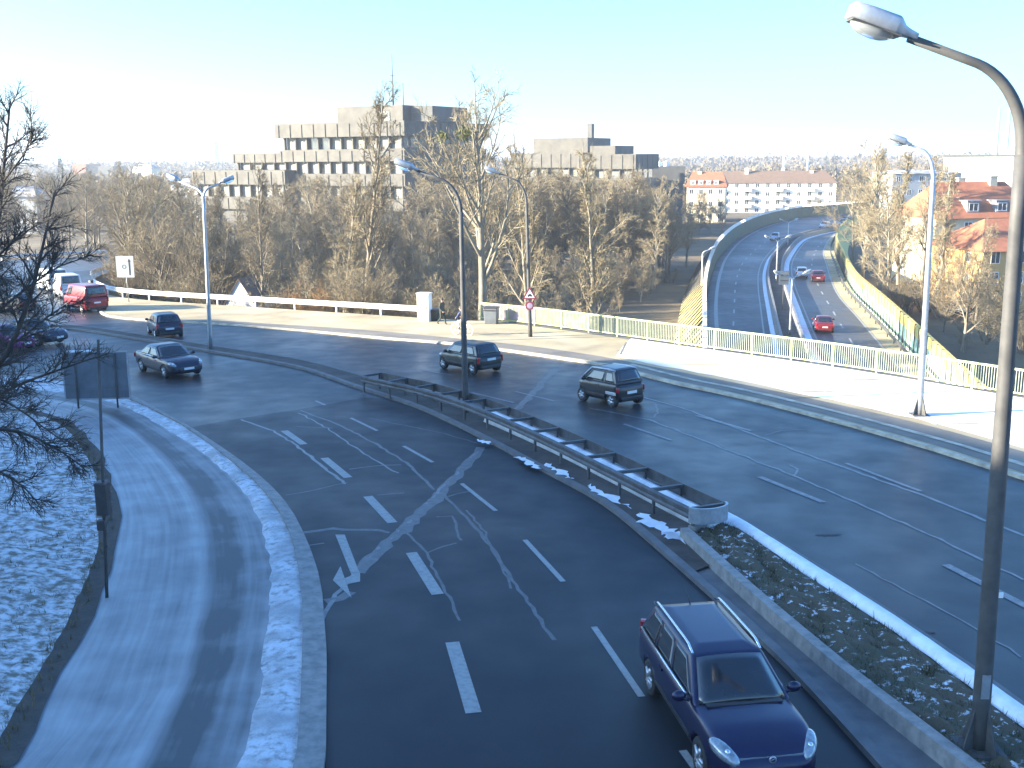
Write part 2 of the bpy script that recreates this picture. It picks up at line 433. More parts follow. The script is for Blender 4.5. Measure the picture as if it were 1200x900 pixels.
MR = smooth(gl([(-60, 383.5), (60, 383), (100, 385), (150, 392), (250, 408), (350, 424), (430, 445), (500, 462), (570, 485), (650, 519), (720, 551), (790, 580), (850, 606), (920, 649), (990, 694), (1060, 740), (1130, 789), (1200, 841)]), 1.0)
MR = ext(MR, 0, 40)
WALLL = [(1010, 249), (970, 252), (932, 256), (895, 265), (865, 280), (845, 300), (836, 318), (830, 340), (827, 365), (827, 395), (827, 430)]
WALLL = smooth(gl(WALLL, LOW), 3.0)
WALLR = [(1015, 262), (990, 274), (979, 292), (985, 312), (1000, 343), (1030, 374), (1067, 413), (1105, 455)]
WALLR = smooth(gl(WALLR, LOW), 3.0)
for L_ in (WALLL, WALLR): L_[:] = ext(L_, 25, 25)

# ------------------------------------------------------------------ ground: one sheet to the horizon
def segdist(px_, py_, line):
    best = np.full(px_.shape, 1e9); sgn = np.zeros(px_.shape); zz = np.zeros(px_.shape); tt = np.zeros(px_.shape)
    for i, (a, b) in enumerate(zip(line, line[1:])):
        dx, dy = b.x - a.x, b.y - a.y; l2 = dx * dx + dy * dy
        t = np.clip(((px_ - a.x) * dx + (py_ - a.y) * dy) / l2, 0, 1)
        qx, qy = a.x + t * dx, a.y + t * dy
        d = np.hypot(px_ - qx, py_ - qy); c = dx * (py_ - qy) - dy * (px_ - qx)
        m_ = d < best
        best = np.where(m_, d, best); sgn = np.where(m_, np.sign(c), sgn); tt = np.where(m_, i + t, tt)
        zz = np.where(m_, a.z + t * (b.z - a.z), zz)
    return best, sgn, zz, tt
EDGE_ALL = EDGE + RAIL[1:]
NE = len(EDGE)
def hnoise(x, y): return (np.sin(x * 0.31 + 1.3) * np.cos(y * 0.27) + np.sin(x * 0.11 - y * 0.17) + 0.5 * np.sin(x * 0.83 + y * 0.61)) / 2.5
def terrain(x, y):
    x = np.asarray(x, float); y = np.asarray(y, float)
    d, sg, ze, ti = segdist(x, y, EDGE_ALL)
    s = d * np.where(sg >= 0, 1, -1)
    pz = np.maximum(-SLOPE * (y - 14), -5.6)
    bridge = np.clip((ti - (NE - 1)) / 6.0, 0, 1)
    lowz = -8.1 + 0.12 * hnoise(x, y)
    sl = 0.45 + 2.5 * bridge
    out = np.maximum(ze - 0.12 - sl * np.maximum(0, s - 0.9), lowz)
    inn = np.where((s > -16 * bridge) & (bridge > 0.05), lowz, pz - 0.30)
    z = np.where(s > 0, out, inn)
    far = np.clip((np.hypot(x, y) - 190) / 60, 0, 1)
    return z * (1 - far) + lowz * far
def axis(lo, hi, step, far_, k=1.35):
    a = list(np.arange(lo, hi + 1e-6, step)); d = step
    while a[-1] < far_: d *= k; a.append(a[-1] + d)
    d = step
    while a[0] > -far_: d *= k; a.insert(0, a[0] - d)
    return np.array(a)
ax = axis(-80, 110, 1.5, 6000); ay = axis(-10, 220, 1.5, 6000)
XX, YY = np.meshgrid(ax, ay)
ZZ = terrain(XX, YY)
me = bpy.data.meshes.new('ground')
nx, ny = len(ax), len(ay)
vv = np.stack([XX, YY, ZZ], -1).reshape(-1, 3)
ii = np.arange(nx * ny).reshape(ny, nx)
ff = np.stack([ii[:-1, :-1], ii[:-1, 1:], ii[1:, 1:], ii[1:, :-1]], -1).reshape(-1, 4)
me.from_pydata(vv.tolist(), [], ff.tolist()); me.update()
tag(link('ground', me, 'forest_floor'), kind='structure')
def tz(x, y): return float(terrain(np.array([x]), np.array([y]))[0])

# ------------------------------------------------------------------ main road
far_top = gl([(-140, 313), (-80, 310), (40, 303), (135, 298), (240, 292)])
road_pts = KL + gl([(-140, 430)]) + far_top + gl([(235, 305.5), (180, 311.5), (138, 318), (120, 321.5)]) + list(reversed(FK))
flatpoly('road', road_pts, 'asphalt', 0.0)
# darker resurfaced part of the inner carriageway
patch = gl([(232, 499), (290, 489), (350, 480), (427, 466)])
mlp = [p for p in ML if patch[-1].y > p.y > -25]
klp = [p for p in KL if p.y < patch[0].y]
flatpoly('road_resurfacing', patch + mlp + [Vector((mlp[-1].x, -28, P(-28)))] + klp, 'asphalt_patch', 0.004)
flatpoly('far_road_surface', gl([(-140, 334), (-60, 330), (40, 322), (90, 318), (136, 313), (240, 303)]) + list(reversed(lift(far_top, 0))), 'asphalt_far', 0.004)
# pavement between far kerb and the guard rail / railing
pav = [p for p in FK]
edge_in = EDGE_ALL
i0 = min(range(len(edge_in)), key=lambda i: (edge_in[i] - G(112, 337.5)).length)
flatpoly('pavement', pav + edge_in[i0:], 'pavement_grit', 0.10)
mb = MB()
mb.sweep(RAIL, [(-0.35, 0.11), (0.35, 0.11), (0.35, -1.3), (-0.35, -1.3)])
struct('bridge_edge_beam', mb, 'concrete')
mb = MB(); mb.sweep(FK, [(-0.02, -0.02), (0.16, -0.02), (0.16, 0.115), (-0.02, 0.125)][::1])
tag(mb.build('kerb', 'kerb_bright'), kind='structure')
band_b = gl([(1200, 533), (1100, 505), (1000, 481), (900, 459), (820, 443), (760, 431), (700, 419), (640, 410), (560, 401), (500, 395), (420, 388), (330, 382), (250, 377), (180, 374)])
band_b = smooth(ext(band_b, 45, 0), 2.0)
fkb = [p for p in FK if p.x > band_b[-1].x]
a, b = paired(offset(fkb, -0.2), band_b, 80)
mb = MB(); ribbon(mb, a, b, 0.106); struct('pavement_edge_strip', mb, 'pavement_dark')
# second bright line: snow caught along the kerb
mb = MB()
kk = [p for p in FK if p.x > G(690, 430).x and p.y > 20]
kk = offset(kk, -0.95); kk = [p for p in kk]
a = offset(kk, 0.14); b = offset(kk, -0.14)
a = [Vector((p.x + rng.uniform(-.05, .05), p.y + rng.uniform(-.07, .07), p.z)) for p in a]
ribbon(mb, a, b, 0.114); struct('snow_line', mb, 'kerb_bright')
snow_low = gl([(724, 420), (760, 428.5), (820, 440), (900, 456), (1000, 478), (1100, 502), (1200, 530)])
snow_low = smooth(ext(snow_low, 0, 45), 1.0)
snow_low = [Vector((p.x + rng.uniform(-.15, .15), p.y + rng.uniform(-.22, .22), p.z)) for p in snow_low]
ri = [p for p in offset(RAIL, -0.05) if p.x > G(738, 399).x]
flatpoly('pavement_snow', snow_low + list(reversed(ri)) + gl([(730, 408)]), 'snow_pavement', 0.118)

# markings ------------------------------------------------------------
def quad_mark(mb, a, b, w_, dz=0.012):
    t = (b - a); t.z = 0; t.normalize(); n = Vector((-t.y, t.x, 0)) * (w_ / 2)
    q = [a - n, b - n, b + n, a + n]
    vs = [(p.x, p.y, P(p.y) + dz) for p in q]
    mb.add(vs, [(0, 1, 2, 3)])
for (x0, y0, x1, y1, w_) in [(333, 505, 356, 521, .27), (380, 537, 408, 560, .27), (431, 582, 460, 613, .27), (482, 648, 513, 697, .27), (530, 753, 555, 836, .27), (560, 960, 585, 1120, .27)]:
    mb = MB(); quad_mark(mb, G(x0, y0), G(x1, y1), w_); struct('lane_marking', mb, 'road_paint')
for (x0, y0, x1, y1, w_) in [(370, 470, 381, 475, .12), (411, 490, 442, 505, .13), (473, 523, 507, 542, .13), (541, 567, 581, 599, .13), (615, 633, 660, 682, .13), (696, 735, 752, 817, .13), (800, 880, 900, 1020, .13)]:
    mb = MB(); quad_mark(mb, G(x0, y0), G(x1, y1), w_); struct('lane_marking', mb, 'road_paint')
for (x0, y0, x1, y1, w_) in [(444, 406, 461, 408, .13), (494, 434, 532, 440, .15), (534, 457, 546, 461, .13), (552, 460, 602, 472, .15), (604, 459, 649, 470, .15), (586, 428, 600, 431, .12),
                             (731, 497, 786, 516, .15), (890, 559, 965, 589, .2), (1108, 662, 1205, 712, .22), (816, 487, 880, 505, .18), (991, 543, 1079, 576, .15), (640, 410, 660, 413, .12)]:
    mb = MB(); quad_mark(mb, G(x0, y0), G(x1, y1), w_); struct('lane_marking', mb, 'road_paint_worn')
mb = MB()
for pg in ([(393, 627), (404, 627), (421, 671), (411, 672)], [(404, 678), (412, 675), (411, 671), (422, 670.5), (422, 682), (407, 685)], [(399, 664), (390, 680.5), (412, 701)]):
    pp = gl(pg); pp = [Vector((p.x, p.y, P(p.y) + 0.012)) for p in pp]
    n_ = (pp[1] - pp[0]).cross(pp[2] - pp[0]).z
    mb.poly(pp if n_ > 0 else list(reversed(pp)))
struct('turn_arrow', mb, 'road_paint')
# sealed cracks and joints
def crack(pts, w_, m, name='crack_seal', wig=0.022, it=2):
    pts = resample(gl(pts), 0.35)
    pts = [Vector((p.x + rng.gauss(0, wig), p.y + rng.gauss(0, wig), p.z)) for p in pts]
    a = offset(pts, w_ / 2); b = offset(pts, -w_ / 2)
    a = [p + Vector((rng.uniform(-.25, .25) * w_, rng.uniform(-.25, .25) * w_, 0)) for p in a]
    mb = MB(); ribbon(mb, b, a, 0.0085); return struct(name, mb, m)
crack([(566, 524), (548, 543), (520, 574), (490, 604), (455, 636), (420, 672)], 0.36, 'seal_faint', 'road_joint', 0.03)
crack([(560, 529), (534, 555), (505, 586), (470, 620), (430, 655), (400, 690), (373, 733)], 0.10, 'seal', 'road_joint', 0.03)
crack([(652, 432), (632, 452), (606, 480)], 0.3, 'seal_faint', 'road_joint', 0.03)
for pts, w_, m_ in [
    ([(352, 481), (395, 497), (440, 520), (480, 545), (508, 574)], .10, 'seal_faint'), ([(520, 580), (545, 606), (575, 640), (600, 680), (650, 750)], .09, 'seal_faint'),
    ([(282, 492), (320, 505), (345, 520), (370, 541), (405, 567)], .10, 'seal'), ([(350, 484), (380, 500), (410, 520), (440, 540), (466, 555)], .07, 'seal'),
    ([(352, 625), (390, 620), (430, 621), (458, 624)], .14, 'seal_faint'), ([(405, 566), (370, 574), (335, 581)], .06, 'seal_faint'),
    ([(410, 550), (440, 546), (470, 545)], .07, 'seal_faint'), ([(478, 625), (500, 648), (510, 670), (540, 728)], .07, 'seal_faint'),
    ([(512, 606), (530, 605), (535, 625), (540, 634)], .07, 'seal_faint'), ([(502, 648), (520, 640), (535, 636)], .06, 'seal_faint'), ([(442, 580), (475, 578)], .06, 'seal_faint'),
    ([(525, 582), (550, 576)], .06, 'seal_faint'), ([(548, 598), (565, 620), (580, 650), (600, 690)], .06, 'seal_faint'), ([(345, 500), (390, 502)], .05, 'seal_faint'),
    ([(755, 466), (800, 478), (880, 508), (960, 538), (1080, 580), (1200, 628)], .11, 'seal'), ([(690, 478), (760, 492), (860, 530), (960, 570), (1100, 632), (1200, 680)], .09, 'seal'),
    ([(768, 473), (771, 484), (765, 490), (755, 488)], .08, 'seal_faint'), ([(895, 510), (915, 505), (945, 503)], .07, 'seal_faint'), ([(925, 545), (935, 550), (930, 558)], .07, 'seal'),
    ([(586, 445), (640, 452), (690, 458), (755, 468)], .07, 'seal_faint'), ([(600, 440), (625, 436)], .06, 'seal_faint'), ([(1000, 660), (1100, 712), (1200, 770)], .05, 'seal'),
    ([(432, 490), (520, 508), (560, 520)], .05, 'seal_faint'), ([(383, 706), (400, 702), (413, 694)], .22, 'seal_faint'), ([(360, 640), (380, 637)], .06, 'seal_faint')]:
    crack(pts, w_, m_)
# two dark oil spots
for (x, y, r_) in ((972, 627, .26), (1080, 742, .2)):
    c = G(x, y); pp = [Vector((c.x + math.cos(t) * r_ * 1.3 * rng.uniform(.7, 1.2), c.y + math.sin(t) * r_ * .35 * rng.uniform(.7, 1.2), 0)) for t in [2 * math.pi * k / 16 for k in range(16)]]
    flatpoly('oil_stain', pp, 'asphalt_patch', 0.0085)

# median ------------------------------------------------------------------
a, b = paired(ML, MR, 160)
kz = [i for i, p in enumerate(a) if True]
isplit = min(range(160), key=lambda i: (a[i] - G(806, 662)).length)
mb = MB(); ribbon(mb, a[:isplit + 2], b[:isplit + 2], 0.115); struct('median', mb, 'median_soil')
mb = MB(); mb.sweep(ML, [(-0.2, -0.02), (-0.2, 0.12), (0.0, 0.13), (0.0, -0.02)]); tag(mb.build('kerb', 'gutter'), kind='structure')
mb = MB(); mb.sweep(MR, [(0.0, -0.02), (0.0, 0.13), (0.2, 0.12), (0.2, -0.02)]); tag(mb.build('kerb', 'gutter'), kind='structure')
wall_l = ext(smooth(gl([(806, 634), (885, 707), (990, 798), (1095, 882)]), 0.8), 0, 40)
snow_l = ext(smooth(gl([(835, 618), (862, 626), (920, 668), (990, 714), (1060, 762), (1130, 815), (1200, 870)]), 0.6), 0, 40)
a2, b2 = paired(ML[ML.index(min(ML, key=lambda p: (p - G(785, 650)).length)):], wall_l, 60)
mb = MB(); ribbon(mb, a2, b2, 0.06); struct('median_gutter', mb, 'gutter')
mb = MB(); mb.sweep(wall_l, [(-0.22, 0.0), (-0.2, 0.36), (0.02, 0.36), (0.02, 0.0)])
mb.sweep(smooth([wall_l[0] + Vector((0.1, 0.1, 0)), G(835, 621)], .5), [(-0.12, 0.0), (-0.12, 0.35), (0.1, 0.35), (0.1, 0.0)])
o = mb.build('stone_edging', 'kerb_stone'); tag(o, 'long low stone edging wall along the planted median bed', 'edging')
# bed with lumpy surface
al, bl = paired(wall_l, snow_l, 120)
mb = MB(); K = 9; vs = []; fs = []
for i in range(120):
    for k in range(K):
        t = k / (K - 1); p = al[i].lerp(bl[i], t)
        hz = 0.20 + (0.05 * math.sin(i * 1.7 + k * 2.1) + rng.uniform(-.05, .05)) * (1 if 0 < k < K - 1 else 0) + 0.03 * math.sin(math.pi * t)
        vs.append((p.x, p.y, P(p.y) + hz))
for i in range(119):
    for k in range(K - 1): fs.append((i * K + k, i * K + k + 1, (i + 1) * K + k + 1, (i + 1) * K + k))
mb.add(vs, fs, True); struct('median_bed', mb, 'bed_soil')
BED = (al, bl)
sl2, mr2 = paired(offset(snow_l, 0.1), [p for p in MR if p.y < G(850, 606).y + .1], 90)
mb = MB(); vs = []; fs = []
for i in range(90):
    j = rng.uniform(-.06, .06)
    for t, h in ((0, .14), (.15, .27 + j * .3), (.5, .30 + j * .5), (.85, .24), (1.0, .10)):
        p = sl2[i].lerp(mr2[i], t + (j if t == 0 else j * .4)); vs.append((p.x, p.y, P(p.y) + h))
for i in range(89):
    for k in range(4): fs.append((i * 5 + k, i * 5 + k + 1, (i + 1) * 5 + k + 1, (i + 1) * 5 + k))
mb.add(vs, fs, True); struct('snow_strip', mb, 'snow')
# snow inside and beside the double guard rail
LAD = smooth(gl([(436, 460), (470, 468), (500, 475), (560, 495), (640, 531), (720, 572), (780, 604), (828, 629)]), 0.5)
sn = [p for p in LAD if p.x > G(560, 495).x]
mb = MB(); mb.sweep(sn, [(.0, .1), (0.13, .36), (.24, .53), (.38, .52), (.44, .1)], smooth=True); tag(mb.build('snow_ridge', 'snow', fix=True), kind='structure')
for (x0, y0, x1, y1, w0) in ((608, 540, 632, 553, .3), (640, 548, 668, 566, .25), (690, 575, 736, 600, .35), (750, 608, 800, 640, .5), (560, 520, 575, 525, .15), (782, 630, 806, 638, .4)):
    p0, p1 = G(x0, y0), G(x1, y1); t = (p1 - p0); n = Vector((-t.y, t.x, 0)).normalized() * w0 / 2
    pp = [p0.lerp(p1, .5) + (p1 - p0) * .55 * math.cos(q) * rng.uniform(.8, 1.1) + n * math.sin(q) * rng.uniform(.6, 1.3) for q in [2 * math.pi * k / 22 for k in range(22)]]
    flatpoly('snow_patch', [p + Vector((rng.gauss(0, .07), rng.gauss(0, .07), 0)) for p in resample(pp, .15)], 'snow', 0.14)

# left: concrete kerb band, snow verge, slip road, snowy bank ---------------
a, b = paired(KLI, KL, 140)
mb = MB(); vs = []; fs = []
for p, q in zip(a, b):
    vs += [(p.x, p.y, p.z - .02), (p.x, p.y, p.z + .13), (q.x, q.y, q.z + .10), (q.x, q.y, q.z - .02)]
for i in range(139):
    for k in range(3): fs.append((i * 4 + k, i * 4 + k + 1, (i + 1) * 4 + k + 1, (i + 1) * 4 + k))
mb.add(vs, [tuple(reversed(f)) for f in fs]); tag(mb.build('kerb', 'kerb_stone', fix=True), kind='structure')
SR = smooth(gl([(284, 930), (289, 900), (307, 833), (320, 722), (322, 660), (302, 596), (262, 548), (213, 512), (170, 487), (140, 474), (100, 464), (40, 457), (-60, 452)]), 1.0)
SL = smooth(gl([(-30, 930), (9, 895), (44, 824), (84, 758), (111, 695), (128, 650), (133, 624), (131, 590), (124, 558), (105, 524), (80, 498), (40, 484), (-60, 476)]), 1.0)
for L_, x_ in ((SR, 0.1), (SL, -1.2)):
    q = L_[0]; L_[:] = [Vector((q.x + x_, -30, P(-30)))] + L_
kin = [p for p in KLI]
a, b = paired(offset(SR, 0.12), kin, 150)
mb = MB(); vs = []; fs = []
for p, q in zip(a, b):
    for t, h in ((0, .02), (.3, .07), (.7, .09), (1.0, .07)):
        r_ = p.lerp(q, t); vs.append((r_.x + rng.uniform(-.05, .05) * (t < 1), r_.y, P(r_.y) + h + rng.uniform(-.02, .02)))
for i in range(149):
    for k in range(3): fs.append((i * 4 + k, i * 4 + k + 1, (i + 1) * 4 + k + 1, (i + 1) * 4 + k))
mb.add(vs, fs, True); struct('snow_verge', mb, 'snow_verge')
# slip road: icy, with swept tracks; u runs across, v along in metres
def slip_material():
    m, t, b = nodes('slip_road'); N = t.nodes.new; lk = t.links.new
    uv = N('ShaderNodeUVMap'); tc = N('ShaderNodeTexCoord')
    sp = N('ShaderNodeSeparateXYZ'); lk(uv.outputs[0], sp.inputs[0])
    mp = N('ShaderNodeMapping'); mp.inputs['Scale'].default_value = (26, 0.22, 1); lk(uv.outputs[0], mp.inputs[0])
    st = N('ShaderNodeTexNoise'); st.inputs['Scale'].default_value = 1.0; st.inputs['Detail'].default_value = 6; lk(mp.outputs[0], st.inputs['Vector'])
    n1 = N('ShaderNodeTexNoise'); n1.inputs['Scale'].default_value = 0.9; n1.inputs['Detail'].default_value = 8; lk(tc.outputs['Object'], n1.inputs['Vector'])
    def ma(op, a, c):
        x = N('ShaderNodeMath'); x.operation = op
        for i, q in enumerate((a, c)):
            if isinstance(q, (int, float)): x.inputs[i].default_value = q
            else: lk(q, x.inputs[i])
        return x.outputs[0]
    u = ma('ADD', sp.outputs[0], ma('MULTIPLY', ma('SUBTRACT', n1.outputs['Fac'], 0.5), 0.05))
    cr = N('ShaderNodeValToRGB'); e = cr.color_ramp.elements
    e[0].position = 0.0; e[0].color = (0.55,) * 3 + (1,); e[1].position = 1.0; e[1].color = (0.5,) * 3 + (1,)
    for p_, c_ in ((0.06, .62), (0.2, .5), (0.5, .44), (0.58, .6), (0.635, .3), (0.67, .0), (0.79, .02), (0.84, .3), (0.95, .3)):
        x = e.new(p_); x.color = (c_,) * 3 + (1,)
    lk(u, cr.inputs[0])
    f = ma('ADD', cr.outputs[0], ma('MULTIPLY', ma('SUBTRACT', st.outputs['Fac'], 0.5), 0.6))
    f = ma('ADD', f, ma('MULTIPLY', ma('SUBTRACT', n1.outputs['Fac'], 0.5), 0.8))
    mx = N('ShaderNodeMix'); mx.data_type = 'RGBA'; mx.clamp_factor = True
    mx.inputs[6].default_value = (0.05, 0.056, 0.062, 1); mx.inputs[7].default_value = (0.40, 0.42, 0.435, 1)
    lk(f, mx.inputs[0]); lk(mx.outputs[2], b.inputs['Base Color']); b.inputs['Roughness'].default_value = 0.55
    bp = N('ShaderNodeBump'); bp.inputs['Strength'].default_value = .4; bp.inputs['Distance'].default_value = 0.02
    lk(f, bp.inputs['Height']); lk(bp.outputs[0], b.inputs['Normal'])
    MATS['slip_road'] = m
slip_material()
a, b = paired(SL, SR, 160)
K = 24
me = bpy.data.meshes.new('slip_road'); vs = []; uvs = []; fs = []; acc = 0
for i in range(160):
    if i: acc += (a[i].lerp(b[i], .5) - a[i - 1].lerp(b[i - 1], .5)).length
    for k in range(K + 1):
        t = k / K; p = a[i].lerp(b[i], t); vs.append((p.x, p.y, P(p.y) + 0.02)); uvs.append((t, acc))
for i in range(159):
    for k in range(K): fs.append((i * (K + 1) + k, i * (K + 1) + k + 1, (i + 1) * (K + 1) + k + 1, (i + 1) * (K + 1) + k))
me.from_pydata(vs, [], fs); me.update()
ul = me.uv_layers.new(name='UVMap')
for l in me.loops: ul.data[l.index].uv = uvs[l.vertex_index]
tag(link('slip_road', me, 'slip_road'), kind='structure')
# brown ragged border and the snowy bank beyond, rising away from the road
mb = MB(); bo = offset(SL, 0.0)
lft = [Vector((p.x + rng.uniform(-.12, .05), p.y + rng.uniform(-.05, .05), p.z)) for p in offset(SL, 0.35)]
rgt = [Vector((p.x + rng.uniform(-.05, .14), p.y, p.z)) for p in offset(SL, -0.10)]
ribbon(mb, lft, rgt, 0.05); struct('grass_border', mb, 'brown_border')
BK = 40; NB = 170
a, _ = paired(offset(SL, 0.25), SL, NB)
vs = []; fs = []; BANK = []
for i in range(NB):
    t = a[min(i + 1, NB - 1)] - a[max(i - 1, 0)]; t.z = 0; t.normalize(); nrm = Vector((-1, -0.15, 0)).normalized()
    for k in range(BK + 1):
        d_ = 26.0 * (k / BK) ** 1.5
        p = a[i] + nrm * d_
        h = 0.04 + 0.16 * d_ ** 0.95 * (1 - 0.012 * d_) + (0.05 * hnoise(p.x * 6, p.y * 6) + rng.uniform(-.045, .045)) * min(1, d_ / .5)
        vs.append((p.x, p.y, P(p.y) + h)); BANK.append(vs[-1])
for i in range(NB - 1):
    for k in range(BK): fs.append((i * (BK + 1) + k + 1, i * (BK + 1) + k, (i + 1) * (BK + 1) + k, (i + 1) * (BK + 1) + k + 1))
mb = MB(); mb.add(vs, [tuple(reversed(f)) for f in fs], True); o = struct('snowy_bank', mb, 'snow_grass')
# tufts of dead grass poking through
def tufts(name, spots, m, h0, h1, blades=7, spread=.06):
    vs = []; fs = []
    for (x, y, z) in spots:
        for _ in range(blades):
            a_ = rng.uniform(0, 6.283); h = rng.uniform(h0, h1); dx, dy = math.cos(a_) * spread, math.sin(a_) * spread
            ox, oy = x + rng.gauss(0, spread * .6), y + rng.gauss(0, spread * .6); i = len(vs); wd = .008
            vs += [(ox - dy * wd / spread, oy + dx * wd / spread, z - .02), (ox + dy * wd / spread, oy - dx * wd / spread, z - .02), (ox + dx * rng.uniform(.6, 2), oy + dy * rng.uniform(.6, 2), z + h)]
            fs.append((i, i + 1, i + 2))
    mb = MB(); mb.add(vs, fs); return tag(mb.build(name, m), kind='stuff')
sp = [v for v in rng.sample(BANK, 2600) if 3 < v[1] < 46]
sp = [(v[0] + rng.uniform(-.2, .2), v[1] + rng.uniform(-.2, .2), v[2]) for v in sp]
tufts('bank_grass', sp, 'dry_grass', .06, .16)
sp = []
for i in range(len(SL)):
    p = offset(SL, 0.2)[i] if i == 0 else None
bl_ = offset(SL, 0.18)
for p in resample(bl_, .12):
    if 3 < p.y < 40 and rng.random() < .75: sp.append((p.x + rng.gauss(0, .1), p.y + rng.gauss(0, .1), P(p.y) + .05))
tufts('border_grass', sp, 'dry_grass', .08, .22, 6)
sp = []
for _ in range(3800):
    i = rng.randrange(119); t = rng.random(); p = BED[0][i].lerp(BED[1][i], t).lerp(BED[0][i + 1].lerp(BED[1][i + 1], t), rng.random())
    if p.y > 5: sp.append((p.x, p.y, P(p.y) + .2))
mat('bed_plants', (0.07, 0.062, 0.028), (0.035, 0.04, 0.018), scale=2, rough=.8)
tufts('bed_ground_cover', sp, 'bed_plants', .05, .14, 5, .07)

for pts in ([(734, 403.5), (727, 418)], [(752, 416), (740, 414), (722, 413)]):
    q = resample(gl(pts), .3); mb = MB(); ribbon(mb, offset(q, -.06), offset(q, .06), .122); struct('pavement_joint', mb, 'pavement_dark')
for (x, y, r_) in ((860, 420, .35), (1010, 448, .5), (1130, 500, .3), (960, 462, .4), (820, 430, .5), (905, 440, .3)):
    c_ = G(x, y); pp = [Vector((c_.x + math.cos(t) * r_ * 2.6 * rng.uniform(.5, 1.2), c_.y + math.sin(t) * r_ * .5 * rng.uniform(.4, 1.2), 0)) for t in [2 * math.pi * k / 18 for k in range(18)]]
    flatpoly('bare_patch', pp, 'pavement_grit', 0.123)

# ------------------------------------------------------------------ sunken road beside the wood
WL, WR = paired(WALLL, WALLR, 120)
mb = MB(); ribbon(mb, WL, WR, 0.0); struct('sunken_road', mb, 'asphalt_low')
ctop = smooth([G(930.5, 398, -6.8), G(923, 375, -6.8), G(916.5, 352, -6.8), G(910, 328, -6.8), G(908.5, 310, -6.8), G(914, 295, -6.8), G(930, 283, LOW), G(948, 276, LOW), G(978, 269.5, LOW), G(1010, 264, LOW)], 2.0)
ctop = [Vector((p.x, p.y, LOW)) for p in ext(ctop, 25, 10)]
for off_ in (-0.95, 0.95):
    mb = MB(); mb.sweep(offset(ctop, off_), [(-0.28, 0.004), (-0.16, 0.35), (-0.11, 0.85), (0.11, 0.85), (0.16, 0.35), (0.28, 0.004)])
    o = mb.build('concrete_barrier', 'kerb_stone', fix=True)
    tag(o, 'concrete barrier on the wall side of the sunken road median' if off_ < 0 else 'concrete barrier on the inner lane side of the sunken road median', 'barrier')
mb = MB(); ribbon(mb, offset(ctop, -0.84), offset(ctop, 0.84), 0.3); struct('sunken_median', mb, 'median_soil')
mb = MB(); ribbon(mb, offset(ctop, -1.25), offset(ctop, -2.0), 0.02); ribbon(mb, offset(ctop, 1.25), offset(ctop, 1.7), 0.02); struct('snow_strip', mb, 'snow')
# lane dashes and edge lines, both ways
for base, d_ in ((ctop, 5.2), (ctop, -5.4)):
    L_ = offset(base, d_)
    ev = even(L_, 1.0)
    for k in range(2, len(ev) - 4, 9):
        a_, b_ = ev[k][0], ev[k + 3][0]
        t = (b_ - a_).normalized(); n = Vector((-t.y, t.x, 0)) * .09
        mb = MB(); mb.add([tuple(a_ - n + Vector((0, 0, .008))), tuple(b_ - n + Vector((0, 0, .008))), tuple(b_ + n + Vector((0, 0, .008))), tuple(a_ + n + Vector((0, 0, .008)))], [(0, 1, 2, 3)])
        struct('lane_marking', mb, 'road_paint')
for d_ in (-1.9 - .5, 2.3, ):
    mb = MB(); ribbon(mb, offset(ctop, d_ - .08), offset(ctop, d_ + .08), .008); struct('edge_line', mb, 'road_paint')
mb = MB(); ribbon(mb, offset(WL, 0.9), offset(WL, 1.3), .012); struct('snow_strip', mb, 'seal')
a = offset(WR, -2.1); b = offset(WR, -1.9)
mb = MB(); ribbon(mb, a, b, .008); struct('edge_line', mb, 'road_paint')
mb = MB(); ribbon(mb, offset(WR, -1.85), offset(WR, -0.05), .006); struct('shoulder', mb, 'pavement_grit')
# left noise wall: green inside, sloping yellow revetment outside, pickets on top
root = thing('noise_wall', 'curved noise wall with yellow sloping outer face and dark green inside along the sunken road', 'wall', WL[60])
def rel(pts, r): return [p - r.location for p in pts]
wl = rel(WL, root)
mb = MB(); mb.sweep(wl, [(-0.05, 0.0), (-0.30, 0.0), (-0.30, 2.8), (-0.05, 2.8)]); mb.build('inner_face', 'wall_green', root, fix=True)
mb = MB(); mb.sweep(wl, [(-0.31, 2.75), (-0.31, -0.4), (-2.9, -0.4)]); mb.build('revetment', 'wall_yellow', root, fix=True)
mb = MB()
for p, t in even(wl, 2.6):
    n = Vector((-t.y, t.x, 0))
    a_ = p - n * .36 + Vector((0, 0, 2.82)); b_ = p - n * 2.85 + Vector((0, 0, -.25)); mb.tube([a_, b_], .07, 4)
mb.build('ribs', 'concrete_dark', root)
mb = MB(); mb.sweep(wl, [(-0.36, 2.8), (-0.36, 2.9), (0.02, 2.9), (0.02, 2.8)])
for p, t in even(wl, .8):
    n = Vector((-t.y, t.x, 0)); mb.box(p - n * .17 + Vector((0, 0, 3.1)), (.12, .32, .42), math.atan2(t.y, t.x))
mb.build('coping', 'rail_white', root)
root = thing('noise_wall', 'long noise wall painted turquoise with yellow top on the sunny side of the sunken road', 'wall', WR[60])
wr = rel(WR, root)
mb = MB(); mb.sweep(wr, [(-0.05, 0.0), (-0.05, 1.75), (0.2, 1.75), (0.2, -0.4)]); mb.build('lower_panels', 'wall_turquoise', root, fix=True)
mb = MB(); mb.sweep(wr, [(-0.09, 1.753), (-0.09, 2.7), (0.22, 2.7), (0.22, 1.753)]); mb.build('upper_panels', 'wall_yellow', root, fix=True)
mb = MB()
for p, t in even(wr, 2.0):
    n = Vector((-t.y, t.x, 0)); mb.box(p - n * .07 + Vector((0, 0, 1.38)), (.10, .16, 2.76), math.atan2(t.y, t.x))
mb.build('posts', 'concrete', root)
mb = MB(); mb.sweep(wr, [(0.23, 2.6), (0.23, -0.4), (2.2, -0.4)]); mb.build('revetment', 'wall_yellow', root, fix=True)
